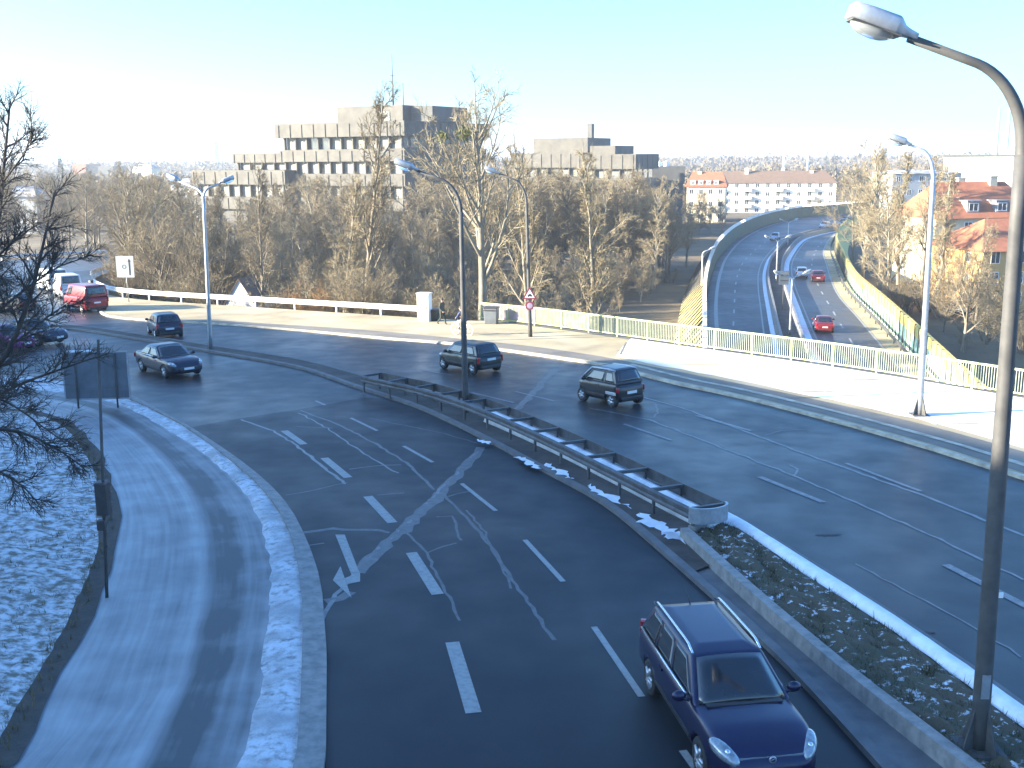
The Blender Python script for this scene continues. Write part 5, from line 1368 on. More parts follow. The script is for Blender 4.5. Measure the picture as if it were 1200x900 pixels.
# ------------------------------------------------------------------ people
def skin_figure(name, nodes_, edges, cols, parent=None):
    vs = [n[0] for n in nodes_]
    me = bpy.data.meshes.new(name); me.from_pydata(vs, edges, []); me.update()
    o = bpy.data.objects.new('tmp', me); COL.objects.link(o)
    sk = o.modifiers.new('s', 'SKIN'); 
    for i, n in enumerate(nodes_): me.skin_vertices[0].data[i].radius = (n[1], n[2] if len(n) > 2 else n[1])
    me.skin_vertices[0].data[0].use_root = True
    sb = o.modifiers.new('u', 'SUBSURF'); sb.levels = 2; sb.render_levels = 2
    out = evaluated(o); bpy.data.objects.remove(o); out.name = name
    out.materials.clear()
    for m in cols[0]: out.materials.append(MATS[m])
    for p in out.polygons: p.material_index = cols[1](p.center); p.use_smooth = True
    b = bpy.data.objects.new(name, out); COL.objects.link(b); b.parent = parent
    return b
def person(label, loc, rz, pose, mats_, group=None, bag=False):
    """faces +x; pose lists joint positions"""
    root = thing('person', label, 'person', loc, rz, group)
    j = pose; J = ['pelvis', 'waist', 'chest', 'neck', 'chin', 'head', 'top', 'shl', 'ell', 'wrl', 'hal', 'shr', 'elr', 'wrr', 'har', 'hil', 'knl', 'anl', 'tol', 'hir', 'knr', 'anr', 'tor']
    rad = dict(pelvis=(.15, .12), waist=(.145, .11), chest=(.18, .12), neck=(.055, .055), chin=(.075, .08), head=(.085, .10), top=(.06, .07), shl=(.075,) * 2, ell=(.055,) * 2, wrl=(.042,) * 2, hal=(.04, .03), hil=(.095,) * 2, knl=(.07,) * 2, anl=(.05,) * 2, tol=(.045, .04))
    ns = [(j[k], *rad.get(k, rad.get(k[:-1] + 'l'))) for k in J]; ix = {k: i for i, k in enumerate(J)}
    E = [('pelvis', 'waist'), ('waist', 'chest'), ('chest', 'neck'), ('neck', 'chin'), ('chin', 'head'), ('head', 'top'), ('chest', 'shl'), ('shl', 'ell'), ('ell', 'wrl'), ('wrl', 'hal'), ('chest', 'shr'), ('shr', 'elr'), ('elr', 'wrr'), ('wrr', 'har'),
         ('pelvis', 'hil'), ('hil', 'knl'), ('knl', 'anl'), ('anl', 'tol'), ('pelvis', 'hir'), ('hir', 'knr'), ('knr', 'anr'), ('anr', 'tor')]
    zn = j['neck'][2]; zp = j['pelvis'][2] - .06; za = min(j['anl'][2], j['anr'][2]) + .02
    W_ = [Vector(j['wrl']), Vector(j['wrr'])]; H_ = [Vector(j['hal']), Vector(j['har'])]; Tn = [Vector(j['tol']), Vector(j['tor'])]; An = [Vector(j['anl']), Vector(j['anr'])]
    def col(c):
        if c.z > zn + .01: return 0
        for w_, h in zip(W_, H_):
            if (c - h).length < (c - w_).length and (c - h).length < .12: return 0
        for t, a in zip(Tn, An):
            if (c - t).length < .16 or (c - a).length < .07: return 3
        if c.z < zp: return 2
        ts = [Vector(j['hil']).lerp(Vector(j['knl']), .6), Vector(j['hir']).lerp(Vector(j['knr']), .6)]
        if min((c - t).length for t in ts) < .2: return 2
        return 1
    skin_figure('body', ns, [(ix[a], ix[b]) for a, b in E], (mats_, col), root)
    h = Vector(j['head'])
    mb = MB(); mb.ell(h + Vector((-.025, 0, .035)), (.115, .098, .105)); mb.build('hair', 'hair', root)
    f = Vector(j['chin']).lerp(h, .55)
    mb = MB(); mb.ell(f + Vector((.10, 0, .0)), (.025, .016, .025)); mb.build('nose', 'skin', root)
    for s_ in (-1, 1):
        mb = MB(); mb.ell(f + Vector((.085, s_ * .035, .03)), (.012, .014, .009)); mb.build('eye', 'black', root)
        mb = MB(); mb.ell(f + Vector((.0, s_ * .092, .01)), (.025, .012, .035)); mb.build('ear', 'skin', root)
    for s_, hk, wk in ((1, 'hal', 'wrl'), (-1, 'har', 'wrr')):
        hv = Vector(j[hk]); d = (hv - Vector(j[wk])).normalized(); sd = Vector((d.z, 0, -d.x)).normalized() if abs(d.x) + abs(d.z) > .1 else Vector((1, 0, 0))
        for k in range(4):
            b0 = hv + sd * (-.03 + .02 * k); ln = (.06, .075, .07, .05)[k]
            mb = MB(); mb.tube([b0, b0 + d * ln * .55, b0 + d * ln * .9 + Vector((0, -s_ * .025, 0))], [.010, .009, .007], 6); mb.build('finger', 'skin', root)
        mb = MB(); mb.tube([hv - d * .03 + sd * .035, hv + sd * .065 + d * .01, hv + sd * .07 + d * .04], [.011, .010, .008], 6); mb.build('thumb', 'skin', root)
    return root
walk = dict(pelvis=(0, 0, .93), waist=(.01, 0, 1.08), chest=(.03, 0, 1.32), neck=(.04, 0, 1.47), chin=(.06, 0, 1.55), head=(.06, 0, 1.62), top=(.05, 0, 1.69), shl=(.02, .19, 1.38), ell=(-.08, .24, 1.12), wrl=(.03, .24, .90), hal=(.07, .23, .82),
            shr=(.02, -.19, 1.38), elr=(.02, -.24, 1.10), wrr=(.20, -.21, .93), har=(.27, -.19, .87), hil=(0, .10, .86), knl=(.20, .10, .50), anl=(.22, .10, .08), tol=(.36, .11, .035), hir=(0, -.10, .86), knr=(.02, -.10, .47), anr=(-.30, -.10, .13), tor=(-.20, -.10, .035))
ps = G(518, 382); ps.z += .1
t_ = T((460, 398), (590, 411))
person('person in a dark jacket and trousers walking on the pavement by the white cabinet', ps, math.atan2(t_.y, t_.x), walk, ['skin', 'cloth_dark', 'cloth_dark', 'black'])
# bicycle and rider behind the lamp
pb = G(541.5, 394.5); pb.z += .1
hd = math.atan2(t_.y, t_.x) + PI
bike = thing('bicycle', 'pale bicycle ridden along the pavement behind the street lamp', 'bicycle', pb, hd)
for x in (-.52, .53):
    wh = thing('wheel', None, None); wh.parent = bike; wh.location = (x, 0, .345)
    ring = [(.325 * math.cos(2 * PI * k / 28), 0, .325 * math.sin(2 * PI * k / 28)) for k in range(29)]
    mb = MB(); mb.tube(ring, .02, 6, cap=False); mb.build('tyre', 'rail_white', wh)
    mb = MB()
    for k in range(14): mb.tube([(0, 0, 0), (.31 * math.cos(2 * PI * k / 14), 0, .31 * math.sin(2 * PI * k / 14))], .003, 3)
    mb.tube([(0, -.04, 0), (0, .04, 0)], .02, 8); mb.build('spokes', 'chrome', wh)
mb = MB(); bb, stt, hdb, hdt = (-.08, 0, .30), (-.24, 0, .86), (.36, 0, .70), (.33, 0, .88)
for a_, b_ in ((bb, stt), (bb, hdb), ((-.20, 0, .76), hdt), ((-.52, 0, .345), bb), ((-.52, 0, .345), (-.21, 0, .78)), (hdt, (.53, 0, .345))): mb.tube([a_, b_], .018, 8)
mb.build('frame', 'rail_white', bike)
mb = MB(); mb.box((-.27, 0, .90), (.26, .15, .05), taper=.8); bev(mb, 'saddle', 'black', bike, .015)
mb = MB(); mb.tube([hdt, (.33, 0, 1.0), (.36, .0, 1.04)], .015, 6); mb.tube([(.22, .29, 1.02), (.36, .12, 1.05), (.36, -.12, 1.05), (.22, -.29, 1.02)], .014, 6); mb.build('handlebar', 'black', bike)
mb = MB(); mb.tube([(-.08, -.09, .30), (-.08, .09, .30)], .02, 6); mb.tube([(-.08, .09, .30), (.08, .09, .34)], .012, 5); mb.tube([(-.08, -.09, .30), (-.24, -.09, .26)], .012, 5); mb.box((.10, .13, .35), (.09, .08, .02)); mb.box((-.25, -.13, .26), (.09, .08, .02)); mb.build('pedals', 'black', bike)
ride = dict(pelvis=(-.24, 0, 1.0), waist=(-.17, 0, 1.14), chest=(-.03, 0, 1.36), neck=(.04, 0, 1.50), chin=(.08, 0, 1.57), head=(.08, 0, 1.64), top=(.07, 0, 1.71), shl=(-.01, .19, 1.41), ell=(.12, .25, 1.18), wrl=(.22, .27, 1.06), hal=(.27, .26, 1.06),
            shr=(-.01, -.19, 1.41), elr=(.12, -.25, 1.18), wrr=(.22, -.27, 1.06), har=(.27, -.26, 1.06), hil=(-.2, .10, .96), knl=(.20, .12, .80), anl=(.06, .13, .44), tol=(.18, .13, .39), hir=(-.2, -.10, .96), knr=(.10, -.12, .62), anr=(-.28, -.13, .33), tor=(-.18, -.13, .30))
person('person with a light cap and dark blue jacket riding the pale bicycle', pb, hd, ride, ['skin', 'cloth_blue', 'cloth_light', 'black'])

# ------------------------------------------------------------------ trees
class Tree:
    """grows limbs, branches, twigs; wood goes into one mesh, fine twigs into another"""
    def __init__(s, seed, twig_r=.016, fine=1.0):
        s.r = random.Random(seed); s.wv, s.wf, s.cv, s.cf = [], [], [], []; s.tr = twig_r; s.fine = fine
    def rv(s, k=1.0): return Vector((s.r.gauss(0, k), s.r.gauss(0, k), s.r.gauss(0, k)))
    def tubew(s, pts, rad, n):
        o = len(s.wv); t0 = (pts[1] - pts[0]).normalized()
        u = t0.cross(Vector((0.3, .2, 1)) if abs(t0.z) < .9 else Vector((1, .2, 0))).normalized()
        for i, p in enumerate(pts):
            t = (pts[min(i + 1, len(pts) - 1)] - pts[max(i - 1, 0)]).normalized(); u = (u - t * u.dot(t)).normalized(); w_ = t.cross(u)
            for k in range(n):
                a = 2 * PI * k / n; s.wv.append(p + (u * math.cos(a) + w_ * math.sin(a)) * rad[i])
        for i in range(len(pts) - 1):
            for k in range(n): s.wf.append((o + i * n + k, o + i * n + (k + 1) % n, o + (i + 1) * n + (k + 1) % n, o + (i + 1) * n + k))
    def spike(s, a, b, r):
        d = (b - a); u = d.cross(Vector((s.r.random() - .5, s.r.random() - .5, .3))).normalized() * r; w_ = d.normalized().cross(u)
        i = len(s.cv); s.cv += [a + u, a - u * .5 + w_ * .87, a - u * .5 - w_ * .87, b]
        s.cf += [(i, i + 1, i + 3), (i + 1, i + 2, i + 3), (i + 2, i, i + 3)]
    def path(s, p, d, L, n, wob, up):
        pts = [p.copy()]; d = d.normalized()
        for i in range(n):
            d = (d + s.rv(wob) + Vector((0, 0, up))).normalized(); p = p + d * (L / n); pts.append(p.copy())
        return pts
    def at(s, pts, t):
        x = t * (len(pts) - 1); i = min(int(x), len(pts) - 2); return pts[i].lerp(pts[i + 1], x - i), (pts[i + 1] - pts[i]).normalized()
    def side(s, d, ang):
        q = d.cross(s.rv()).normalized(); return (d * math.cos(ang) + q * math.sin(ang)).normalized()
    def twig(s, p, d, L, r):
        e = p + d * L + Vector((0, 0, .03 * L)); s.spike(p, e, r)
        for _ in range(max(1, int(s.r.uniform(2.5, 5.0) * s.fine))):
            t = s.r.uniform(.15, .9); s.spike(p.lerp(e, t), p.lerp(e, t) + s.side(d, s.r.uniform(.4, .9)) * L * s.r.uniform(.35, .7), r * .75)
    def branch(s, p, d, L, r, up=.04, nt=7, n=3):
        pts = s.path(p, d, L, n, .13, up); rad = [r * (1 - .75 * i / n) for i in range(n + 1)]; s.tubew(pts, rad, 4)
        for k in range(int(nt * s.fine + .5)):
            t = s.r.uniform(.15, 1.0); q, dd = s.at(pts, t); s.twig(q, s.side(dd, s.r.uniform(.35, .9)), L * s.r.uniform(.28, .55) + .25, s.tr)
        q, dd = s.at(pts, 1.0); s.twig(q, dd, L * .4, s.tr)
    def limb(s, pts, r, nb, bl, ang=(.45, .95), up=.05, sides=5, t0=.2, nt=7):
        n = len(pts) - 1; s.tubew(pts, [r * (1 - .8 * i / n) for i in range(n + 1)], sides)
        for k in range(nb):
            t = t0 + (1 - t0) * (k + s.r.random()) / nb; q, d = s.at(pts, min(t, .99))
            s.branch(q, s.side(d, s.r.uniform(*ang)), bl * s.r.uniform(.6, 1.15) * (1.15 - .6 * t), r * .34 * (1.1 - .6 * t) + .008, up, nt)
    def meshes(s, name):
        a = bpy.data.meshes.new('trunk'); a.from_pydata([tuple(v) for v in s.wv], [], s.wf); a.update(); a.polygons.foreach_set('use_smooth', [True] * len(a.polygons))
        b = bpy.data.meshes.new('crown'); b.from_pydata([tuple(v) for v in s.cv], [], s.cf); b.update()
        return a, b
def grow(seed, H, kind):
    t = Tree(seed, twig_r={'shrub': .013}.get(kind, .017)); r = t.r
    if kind in ('tall', 'fan', 'bushy', 'poplar'):
        n = 9; tr = H * {'tall': .017, 'fan': .021, 'bushy': .018, 'poplar': .015}[kind]
        trunk = t.path(Vector((0, 0, -.4)), Vector((r.gauss(0, .03), r.gauss(0, .03), 1)), H * {'fan': .82}.get(kind, .97), n, .035, .02)
        t.tubew(trunk, [tr * (1.25 if i == 0 else 1) * (1 - .88 * i / n) for i in range(n + 1)], 8)
        for k in range({'tall': 7, 'fan': 12, 'bushy': 5, 'poplar': 7}[kind]):
            q, d = t.at(trunk, r.uniform(.55, .99)); pp = t.path(q, (d + t.rv(.28)).normalized(), H * r.uniform(.10, .22), 4, .06, .16)
            t.tubew(pp, [.035, .028, .02, .014, .007], 4)
            for _ in range(7):
                q2, d2 = t.at(pp, r.uniform(.2, .95)); t.spike(q2, q2 + t.side(d2, r.uniform(.3, .6)) * r.uniform(.3, .8), .014)
        nl, t0, ang, ll, up = {'tall': (22, .25, (.5, .95), .26, .10), 'fan': (17, .24, (.45, .85), .48, .10), 'bushy': (20, .14, (.6, 1.15), .34, .07), 'poplar': (26, .2, (.3, .6), .22, .14)}[kind]
        for k in range(nl):
            tt = t0 + (1 - t0) * (k + r.random()) / nl; q, d = t.at(trunk, min(tt, .985))
            prof = (1.15 - .75 * tt) if kind != 'bushy' else math.sin(PI * min(1, .25 + .75 * tt)) * .8 + .25
            L = H * ll * prof * r.uniform(.75, 1.2)
            pts = t.path(q, t.side(d, r.uniform(*ang)), L, 5, .09, up)
            t.limb(pts, tr * .42 * (1.15 - .75 * tt) + .012, max(3, int(12.5 * (1.1 - .7 * tt))), L * .42, nt=7)
    elif kind == 'shrub':
        for k in range(r.randint(9, 13)):
            a = r.uniform(0, 6.283); L = H * r.uniform(.7, 1.05); lean = r.uniform(.1, .65)
            pts = t.path(Vector((math.cos(a) * .25, math.sin(a) * .25, -.2)), Vector((math.cos(a) * lean, math.sin(a) * lean, 1)), L, 5, .09, .03)
            t.limb(pts, .03 + .004 * H, 7, L * .34, (.3, .8), .06, 4, .15, 6)
    return t.meshes(kind)
PROTO = {}
for kind, n, H in (('tall', 3, 14), ('fan', 2, 14), ('bushy', 4, 11), ('poplar', 2, 15), ('shrub', 4, 4.5)):
    PROTO[kind] = [(grow(100 + i * 7 + len(kind), H, kind), H) for i in range(n)]
def tree(name, label, kind, i, loc, H, rz=0.0, bark='bark', twig='twigs', cat='tree', group=None, wide=1.0):
    (tm, cm), h0 = PROTO[kind][i % len(PROTO[kind])]
    k = H / h0
    root = thing(name, label, cat, loc, rz, group); root.scale = (k * wide, k * wide, k)
    for me, nm, m in ((tm, 'trunk', bark), (cm, 'crown', twig)):
        key = (me.name, m)
        if key not in PROTO:
            q = me if not me.materials else me.copy()
            q.materials.clear(); q.materials.append(MATS[m]); PROTO[key] = q
        o = bpy.data.objects.new(nm, PROTO[key]); COL.objects.link(o); o.parent = root
    return root
def pxof(p):
    v = CAM_R.transposed() @ (p - Vector((0, 0, CAM_Z))); return 600 + F * v.x / -v.z, 450 - F * v.y / -v.z
def interp(x, tab):
    for (a, va), (b, vb) in zip(tab, tab[1:]):
        if x <= b: return va + (vb - va) * max(0, (x - a) / (b - a))
    return tab[-1][1]
SKY = [(-60, 205), (130, 205), (220, 214), (340, 222), (380, 212), (470, 205), (560, 190), (640, 192), (735, 190), (760, 206), (800, 232), (815, 262), (850, 300)]
WXY = sorted([(p.y, p.x) for p in WL])
def wlx(y):
    return interp(y, WXY)
def edge_s(x, y):
    d, sg, _, ti = segdist(np.array([x]), np.array([y]), EDGE_ALL); return float(d[0] * (1 if sg[0] >= 0 else -1))
# ---- the wood between pavement and office blocks
wood = 'bare trees of the brown wood'
pts_ = []; tries = 0; rw = random.Random(21)
def ok(x, y, md):
    return all((x - a) ** 2 + (y - b) ** 2 > md * md for a, b in pts_)
while len(pts_) < 185 and tries < 9000:
    tries += 1
    y = rw.uniform(62, 172); x = rw.uniform(-.52 * y, 32)
    if edge_s(x, y) < 2.2 or x > wlx(y) - 4.5: continue
    px_, _p = pxof(Vector((x, y, -3)))
    if px_ < 136 or not ok(x, y, 2.3): continue
    pts_.append((x, y))
for (x, y) in pts_:
    z = tz(x, y); px_, _p = pxof(Vector((x, y, 0))); yl = interp(px_, SKY) + rw.uniform(-10, 26)
    top = atY(px_, yl, y).z; H = min(15.5, max(4.5, top - z))
    if y < 150: H = min(H, max(2.0, LOW + (8.5 + wlx(y) - x) * .255 - z) if y < 140 else H)
    if 84 < y < 124: H = min(H, max(0.5, LOW + .5 + (wlx(y) - 4 - x) * .25 - z))
    if 255 < px_ < 305 and y < G(281, 351).y + 9 or H < 2.2: continue
    kind = rw.choice(('tall', 'bushy', 'bushy', 'tall', 'fan', 'poplar')) if H > 6.5 else 'bushy'
    pale = rw.random() < (.5 if px_ > 560 else .22)
    lb = ('pale barked bare tree in the brown wood behind the rails' if pale else 'brown bare tree crowded in the wood behind the rails')
    tree('bare_tree', lb, kind, rw.randrange(9), (x, y, z), H, rw.uniform(0, 6.28), 'bark_pale' if pale else rw.choice(('bark', 'bark', 'bark_pale')), 'twigs_pale' if pale else 'twigs', group=wood + (' with pale bark' if pale else ''), wide=rw.uniform(.85, 1.2))
for k in range(26):
    y = rw.uniform(142, 172); px_ = rw.uniform(600, 800); q = atY(px_, 300, y)
    if q.x > wlx(y) - 5: continue
    z = tz(q.x, y); H = min(14, atY(px_, interp(px_, SKY) + rw.uniform(-4, 30), y).z - z)
    tree('bare_tree', 'hazy bare tree at the back of the wood before the right hand office block', rw.choice(('tall', 'bushy')), k, (q.x, y, z), H, rw.uniform(0, 6), 'bark', rw.choice(('twigs', 'twigs_pale')), group='trees at the back of the wood', wide=1.1)
# undergrowth shrubs
n = 0; tries = 0; used = []
while n < 150 and tries < 6000:
    tries += 1
    y = rw.uniform(62, 150); x = rw.uniform(-.5 * y, 28); s_ = edge_s(x, y)
    if s_ < 1.6 or (s_ > 22 and rw.random() < .6) or x > wlx(y) - 4: continue
    px_, py_ = pxof(Vector((x, y, tz(x, y))))
    if px_ < 118: continue
    if 250 < px_ < 310 and y < G(281, 351).y + 9: continue
    if any((x - a) ** 2 + (y - b) ** 2 < 3 for a, b in used) or (y < 140 and wlx(y) - x < 11): continue
    used.append((x, y)); n += 1
    rus = 330 < px_ < 395 and s_ < 14 and rw.random() < .8
    H = rw.uniform(2.2, 5.5) if not (px_ < 140) else rw.uniform(1.5, 2.2)
    if 84 < y < 124 and H > LOW + .5 + (wlx(y) - 4 - x) * .25 - tz(x, y): continue
    if y < 140: H = max(1.5, min(H, LOW + (8.5 + wlx(y) - x) * .255 - tz(x, y)))
    tree('shrub', 'russet leaved shrub behind the white guard rail' if rus else 'bare brown shrub in the undergrowth of the wood', 'shrub', rw.randrange(4), (x, y, tz(x, y)), H, rw.uniform(0, 6.28), 'bark', 'twigs_russet' if rus else rw.choice(('twigs', 'twigs', 'twigs_pale')), 'shrub',
         'russet shrubs behind the guard rail' if rus else 'shrubs under the wood', wide=rw.uniform(1.0, 1.5))
# ---- trees one can tell apart
def solo(px, py_base, py_top, kind, i, label, bark='bark', twig='twigs', wide=1.0, dy=0.0, rz=0.0):
    g = G(px, py_base); g = Vector((g.x * (g.y + dy) / g.y, g.y + dy, 0)); g.z = tz(g.x, g.y); H = atY(px, py_top, g.y).z - g.z
    return tree('bare_tree', label, kind, i, g, H, rz, bark, twig, wide=wide), g, H
solo(426, 357, 98, 'tall', 0, 'tall slender bare tree standing in front of the tallest office block', wide=.72, dy=4)
tr_, g, H = solo(563, 371, 86, 'fan', 0, 'biggest bare tree with two yellowish mistletoe balls, left of the warning sign', 'bark_pale', 'twigs_pale', wide=.95, dy=2.5, rz=.6)
for (x, y, r_) in ((543, 157, .55), (518, 161, .38)):
    q = atY(x, y, g.y - .3); rm = random.Random(int(x)); vs = []; fs = []
    for k in range(420):
        a = Vector((rm.gauss(0, 1), rm.gauss(0, 1), rm.gauss(0, 1))).normalized() * r_ * rm.uniform(.45, 1.0); b = a + Vector((rm.gauss(0, 1), rm.gauss(0, 1), rm.gauss(0, 1))) * .09; c_ = a + Vector((rm.gauss(0, 1), rm.gauss(0, 1), rm.gauss(0, 1))) * .09
        i = len(vs); vs += [a, b, c_]; fs.append((i, i + 1, i + 2))
    mb = MB(); mb.add(vs, fs); o = mb.build('mistletoe', 'mistletoe', tr_)
    mw = tr_.matrix_basis.copy(); loc = Matrix.LocRotScale(tr_.location, tr_.rotation_euler, tr_.scale).inverted() @ q
    o.location = loc; o.scale = (1 / tr_.scale.x, 1 / tr_.scale.y, 1 / tr_.scale.z)
solo(158, 336, 186, 'fan', 1, 'dark bare tree with spreading limbs right behind the direction board', wide=.9, dy=5)
solo(402, 357, 205, 'poplar', 0, 'pale multi stemmed tree beside the russet shrubs', 'bark_pale', 'twigs_pale', wide=1.1, dy=2)
solo(306, 350, 190, 'tall', 1, 'slim dark trunked bare tree right of the white shed gable', wide=.7, dy=4)
solo(618, 372, 168, 'tall', 2, 'bare tree rising behind the lamp with the warning sign', 'bark_pale', 'twigs_pale', wide=.8, dy=9)
solo(690, 380, 180, 'poplar', 1, 'pale bare tree behind the middle of the graffiti railing', 'bark_pale', 'twigs_pale', wide=1.0, dy=12)
def low_tree(px, py_top, Y, kind, i, label, bark='bark_pale', twig='twigs_pale', wide=1.0, group=None, name='bare_tree', cat='tree'):
    p = atY(px, 300, Y); z = tz(p.x, p.y); H = atY(px, py_top, Y).z - z
    return tree(name, label, kind, i, (p.x, Y, z), H, rng.uniform(0, 6), bark, twig, cat, group, wide)
for (px, py, Y, k, i, lb) in ((1012, 172, 150, 'poplar', 0, 'pale poplar right of the turquoise wall, leftmost of its clump'), (1034, 165, 138, 'tall', 0, 'pale bare tree in the clump left of the pavement lamp'), (1056, 178, 128, 'poplar', 1, 'pale bare tree just left of the pavement lamp pole'),
                               (1000, 190, 175, 'bushy', 1, 'pale rounded tree at the far end of the turquoise wall'), (1083, 182, 134, 'tall', 1, 'pale bare tree just right of the pavement lamp pole'), (1020, 200, 165, 'bushy', 3, 'low pale tree inside the clump right of the sunken road'),
                               (1105, 196, 120, 'poplar', 0, 'slim bare tree in front of the cream house'), (1045, 215, 122, 'bushy', 0, 'twiggy tree leaning over the turquoise wall'), (1068, 225, 150, 'bushy', 2, 'twiggy pale tree before the grey flat blocks')):
    low_tree(px, py, Y, k, i, lb)
for (px, py, Y, k, i, lb) in ((1137, 292, 92, 'fan', 1, 'dark spreading bare tree between the lamp posts at the right'), (1165, 318, 96, 'bushy', 2, 'dark twiggy tree in front of the orange house'), (1112, 322, 104, 'bushy', 1, 'dark twiggy tree right of the pavement lamp'), (1150, 262, 108, 'tall', 2, 'thin bare tree before the red roof of the cream house'), (1190, 330, 88, 'bushy', 0, 'dark twiggy tree at the right edge behind the railing')):
    low_tree(px, py, Y, k, i, lb, 'bark', 'twigs')
for k in range(26):
    Y = rw.uniform(82, 165); px = rw.uniform(1040, 1215)
    p = atY(px, 300, Y)
    if p.x < interp(Y, sorted([(q.y, q.x) for q in WR])) + 4: continue
    low_tree(px, rw.uniform(355, 395) if Y < 110 else rw.uniform(305, 340), Y, 'shrub', k, 'bare shrub on the low ground right of the turquoise wall', 'bark', rw.choice(('twigs', 'twigs_pale')), 1.3, 'shrubs right of the turquoise wall', 'shrub', 'shrub')
# trees beyond the far road on the left and around the buildings
belt = 'bare trees of the far left belt'
for k in range(70):
    Y = rw.uniform(172, 330); px = rw.uniform(-60, 335)
    p = atY(px, 250, Y); z = tz(p.x, p.y); yl = interp(px, [(-60, 200), (100, 200), (335, 196)]) + rw.uniform(-6, 26); H = min(15, max(5, atY(px, yl, Y).z - z))
    if px > 205 and Y > 178 and Y < 235: continue
    tree('bare_tree', 'brown bare tree in the belt beyond the far road at the left', rw.choice(('bushy', 'tall', 'bushy', 'fan')), k, (p.x, Y, z), H, rw.uniform(0, 6.28), 'bark', 'twigs', group=belt, wide=rw.uniform(1.0, 1.4))
for k in range(14):
    Y = rw.uniform(180, 300); px = rw.uniform(770, 850); p = atY(px, 240, Y)
    if p.x > wlx(Y) - 5: continue
    tree('bare_tree', 'bare tree between the red roofed house and the sunken road', rw.choice(('tall', 'bushy')), k, (p.x, Y, -8.2), rw.uniform(6, 8.5), rw.uniform(0, 6), 'bark', 'twigs', group='trees before the red roofed house')
for k in range(34):
    Y = rw.uniform(290, 420); px = rw.uniform(760, 1130); p = atY(px, 240, Y)
    if 830 < px < 990 and Y < 365: continue
    tree('bare_tree', 'hazy bare tree around the white apartment block', rw.choice(('tall', 'bushy')), k, (p.x, Y, -8.2), rw.uniform(9, 13), rw.uniform(0, 6), 'bark', 'twigs', group='trees around the white apartment block')
# conifers on the left skyline
def conifer(px, py_top, Y, label):
    p = atY(px, 250, Y); H = atY(px, py_top, Y).z + 8.2
    root = thing('fir_tree', label, 'tree', (p.x, Y, -8.2)); mb = MB(); mb.tube([(0, 0, 0), (0, 0, H * .95)], [.25, .04], 6); mb.build('trunk', 'bark_dark', root)
    vs = []; fs = []; r_ = random.Random(int(px))
    for k in range(900):
        t = r_.random() ** .7; a = r_.uniform(0, 6.283); R0 = (1 - t) * H * .2 + .15; rr = R0 * r_.uniform(.3, 1.0); z = H * (.1 + .9 * t)
        c_ = Vector((math.cos(a) * rr, math.sin(a) * rr, z - rr * .25)); i = len(vs); s_ = .35 + .4 * (1 - t)
        vs += [c_, c_ + Vector((math.cos(a) * s_, math.sin(a) * s_, -.25 * s_)), c_ + Vector((-math.sin(a) * s_ * .5, math.cos(a) * s_ * .5, .1))]; fs.append((i, i + 1, i + 2))
    mb = MB(); mb.add(vs, fs); mb.build('crown', 'needles', root)
mat('needles', (.025, .04, .022), (.045, .06, .03), scale=1, rough=.9)
conifer(76, 186, 280, 'lone dark fir among the far left trees'); conifer(966, 176, 700, 'dark conifer on the wooded skyline right of the pale masts')
conifer(974, 179, 720, 'smaller dark conifer on the wooded skyline')
# ---- far woods: one mass to the horizon
def far_woods(name, n, d0, d1, h0, h1, seed, tri=34):
    r_ = np.random.default_rng(seed)
    d = d0 * (d1 / d0) ** r_.random(n); pxs = r_.uniform(-260, 1460, n); x = (pxs - 600) / F * d; y = d
    keep = np.ones(n, bool)
    for (xa, xb, ya, yb) in [(60, 135, 300, 420)]: keep &= ~((x > xa) & (x < xb) & (y > ya) & (y < yb))
    keep &= ~((pxs > 830) & (pxs < 1000) & (y < 350)) & ~((pxs > 1090) & (y < 340))
    x, y = x[keep], y[keep]; n = len(x)
    h = r_.uniform(h0, h1, n); rad = h * r_.uniform(.3, .5, n)
    m = n * tri
    ci = np.repeat(np.arange(n), tri)
    v = r_.normal(size=(m, 3)); v /= np.linalg.norm(v, axis=1)[:, None]; rr = r_.random(m) ** .4
    c = np.stack([x[ci] + v[:, 0] * rr * rad[ci], y[ci] + v[:, 1] * rr * rad[ci], -8.2 + h[ci] * .52 + v[:, 2] * rr * h[ci] * .48], 1)
    s_ = (h[ci] * .085)[:, None]
    a = c + r_.normal(size=(m, 3)) * s_ * .8; b = c + r_.normal(size=(m, 3)) * s_ * .8; c2 = c + r_.normal(size=(m, 3)) * s_ * np.array([.8, .8, 1.1])
    V = np.stack([a, b, c2], 1).reshape(-1, 3); me = bpy.data.meshes.new(name)
    me.vertices.add(len(V)); me.vertices.foreach_set('co', V.ravel()); me.loops.add(len(V)); me.loops.foreach_set('vertex_index', np.arange(len(V))); me.polygons.add(m)
    me.polygons.foreach_set('loop_start', np.arange(0, len(V), 3)); me.update(calc_edges=True); me.validate()
    tag(link(name, me, 'twigs_far'), kind='stuff')
far_woods('far_woods', 1700, 340, 900, 8, 12.5, 3, 90)
far_woods('far_woods', 3600, 900, 3200, 15, 19, 4, 40)
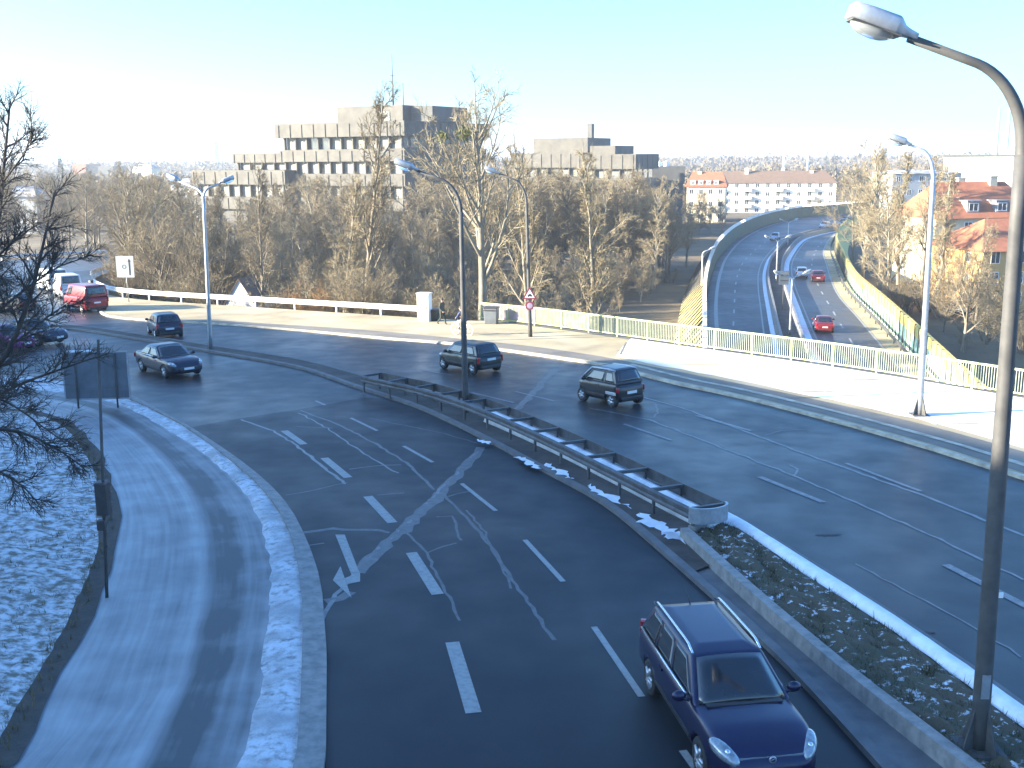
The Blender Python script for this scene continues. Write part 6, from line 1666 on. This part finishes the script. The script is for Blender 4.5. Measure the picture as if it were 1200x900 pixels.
# ---- the dark tree at the left edge, near the footbridge
t = Tree(5, .0095, 1.15); Y0 = 23.0
base = atY(-95, 560, Y0); bz = P(Y0) + 1.2
def lp(pts): return [atY(x, y, Y0 + d) for x, y, d in pts]
trunk = [Vector((base.x - .3, Y0, bz - .4)), Vector((base.x - .1, Y0, bz + 1.2)), atY(-75, 470, Y0), atY(-62, 380, Y0), atY(-50, 290, Y0 + .2), atY(-38, 190, Y0 + .3), atY(-30, 80, Y0)]
t.tubew(trunk, [.26, .22, .19, .15, .11, .07, .02], 9)
for pts, r_, nb, bl in [([(-75, 470, 0), (-25, 450, -.6), (10, 410, -1), (36, 345, -1.2), (52, 280, -1.2), (63, 226, -1.1)], .085, 16, 1.0), ([(-62, 400, 0), (-22, 330, .6), (-4, 270, .9), (4, 200, .8), (12, 118, .7)], .075, 14, .95),
                        ([(-78, 500, 0), (-30, 478, -1), (20, 452, -1.6), (62, 436, -1.8), (108, 420, -1.8)], .06, 16, .85), ([(-80, 520, 0), (-30, 505, .6), (20, 505, 1), (65, 525, 1.2), (98, 548, 1.2)], .05, 16, .8),
                        ([(-66, 430, 0), (-10, 372, .8), (35, 335, 1.3), (70, 312, 1.5), (104, 300, 1.6)], .05, 15, .85), ([(-82, 540, 0), (-30, 545, -1), (15, 560, -1.5), (45, 590, -1.6)], .045, 12, .75),
                        ([(-50, 300, 0), (-15, 240, -.6), (10, 205, -1), (30, 178, -1.2), (38, 150, -1.2)], .045, 12, .7), ([(-70, 455, 0), (-20, 420, 1.5), (20, 400, 2.4), (55, 372, 2.8), (85, 352, 3)], .05, 14, .85),
                        ([(-74, 470, 0), (-25, 462, -1.8), (15, 475, -2.6), (50, 500, -2.9), (78, 520, -3)], .045, 14, .75), ([(-60, 380, 0), (-10, 310, -1.4), (20, 280, -2), (45, 262, -2.3)], .045, 12, .8)]:
    t.limb(smooth(lp(pts), .35), r_ * 1.15, int(nb * 1.55), bl * .86, (.45, 1.0), .015, 6, .12, 9)
tm, cm = t.meshes('dark')
root = thing('bare_tree', 'near dark bare tree spreading its branches in from the left edge above the snowy bank', 'tree', (base.x - .3, Y0, bz - .4))
inv = -Vector(root.location)
for me, nm, m in ((tm, 'trunk', 'bark_dark'), (cm, 'crown', 'bark_dark')):
    me.transform(Matrix.Translation(inv)); link(nm, me, m, root)

# ------------------------------------------------------------------ the winter air
m, t, b = nodes('haze'); t.nodes.remove(b)
pv = t.nodes.new('ShaderNodeVolumePrincipled'); pv.inputs['Color'].default_value = (0.86, 0.92, 1.0, 1); pv.inputs['Density'].default_value = 0.00036; pv.inputs['Anisotropy'].default_value = 0.3
t.links.new(pv.outputs[0], t.nodes['Material Output'].inputs['Volume']); MATS['haze'] = m
mb = MB(); mb.b2(-9500, 9500, -9500, 9500, -10.5, 58); tag(mb.build('haze', 'haze'), kind='stuff')
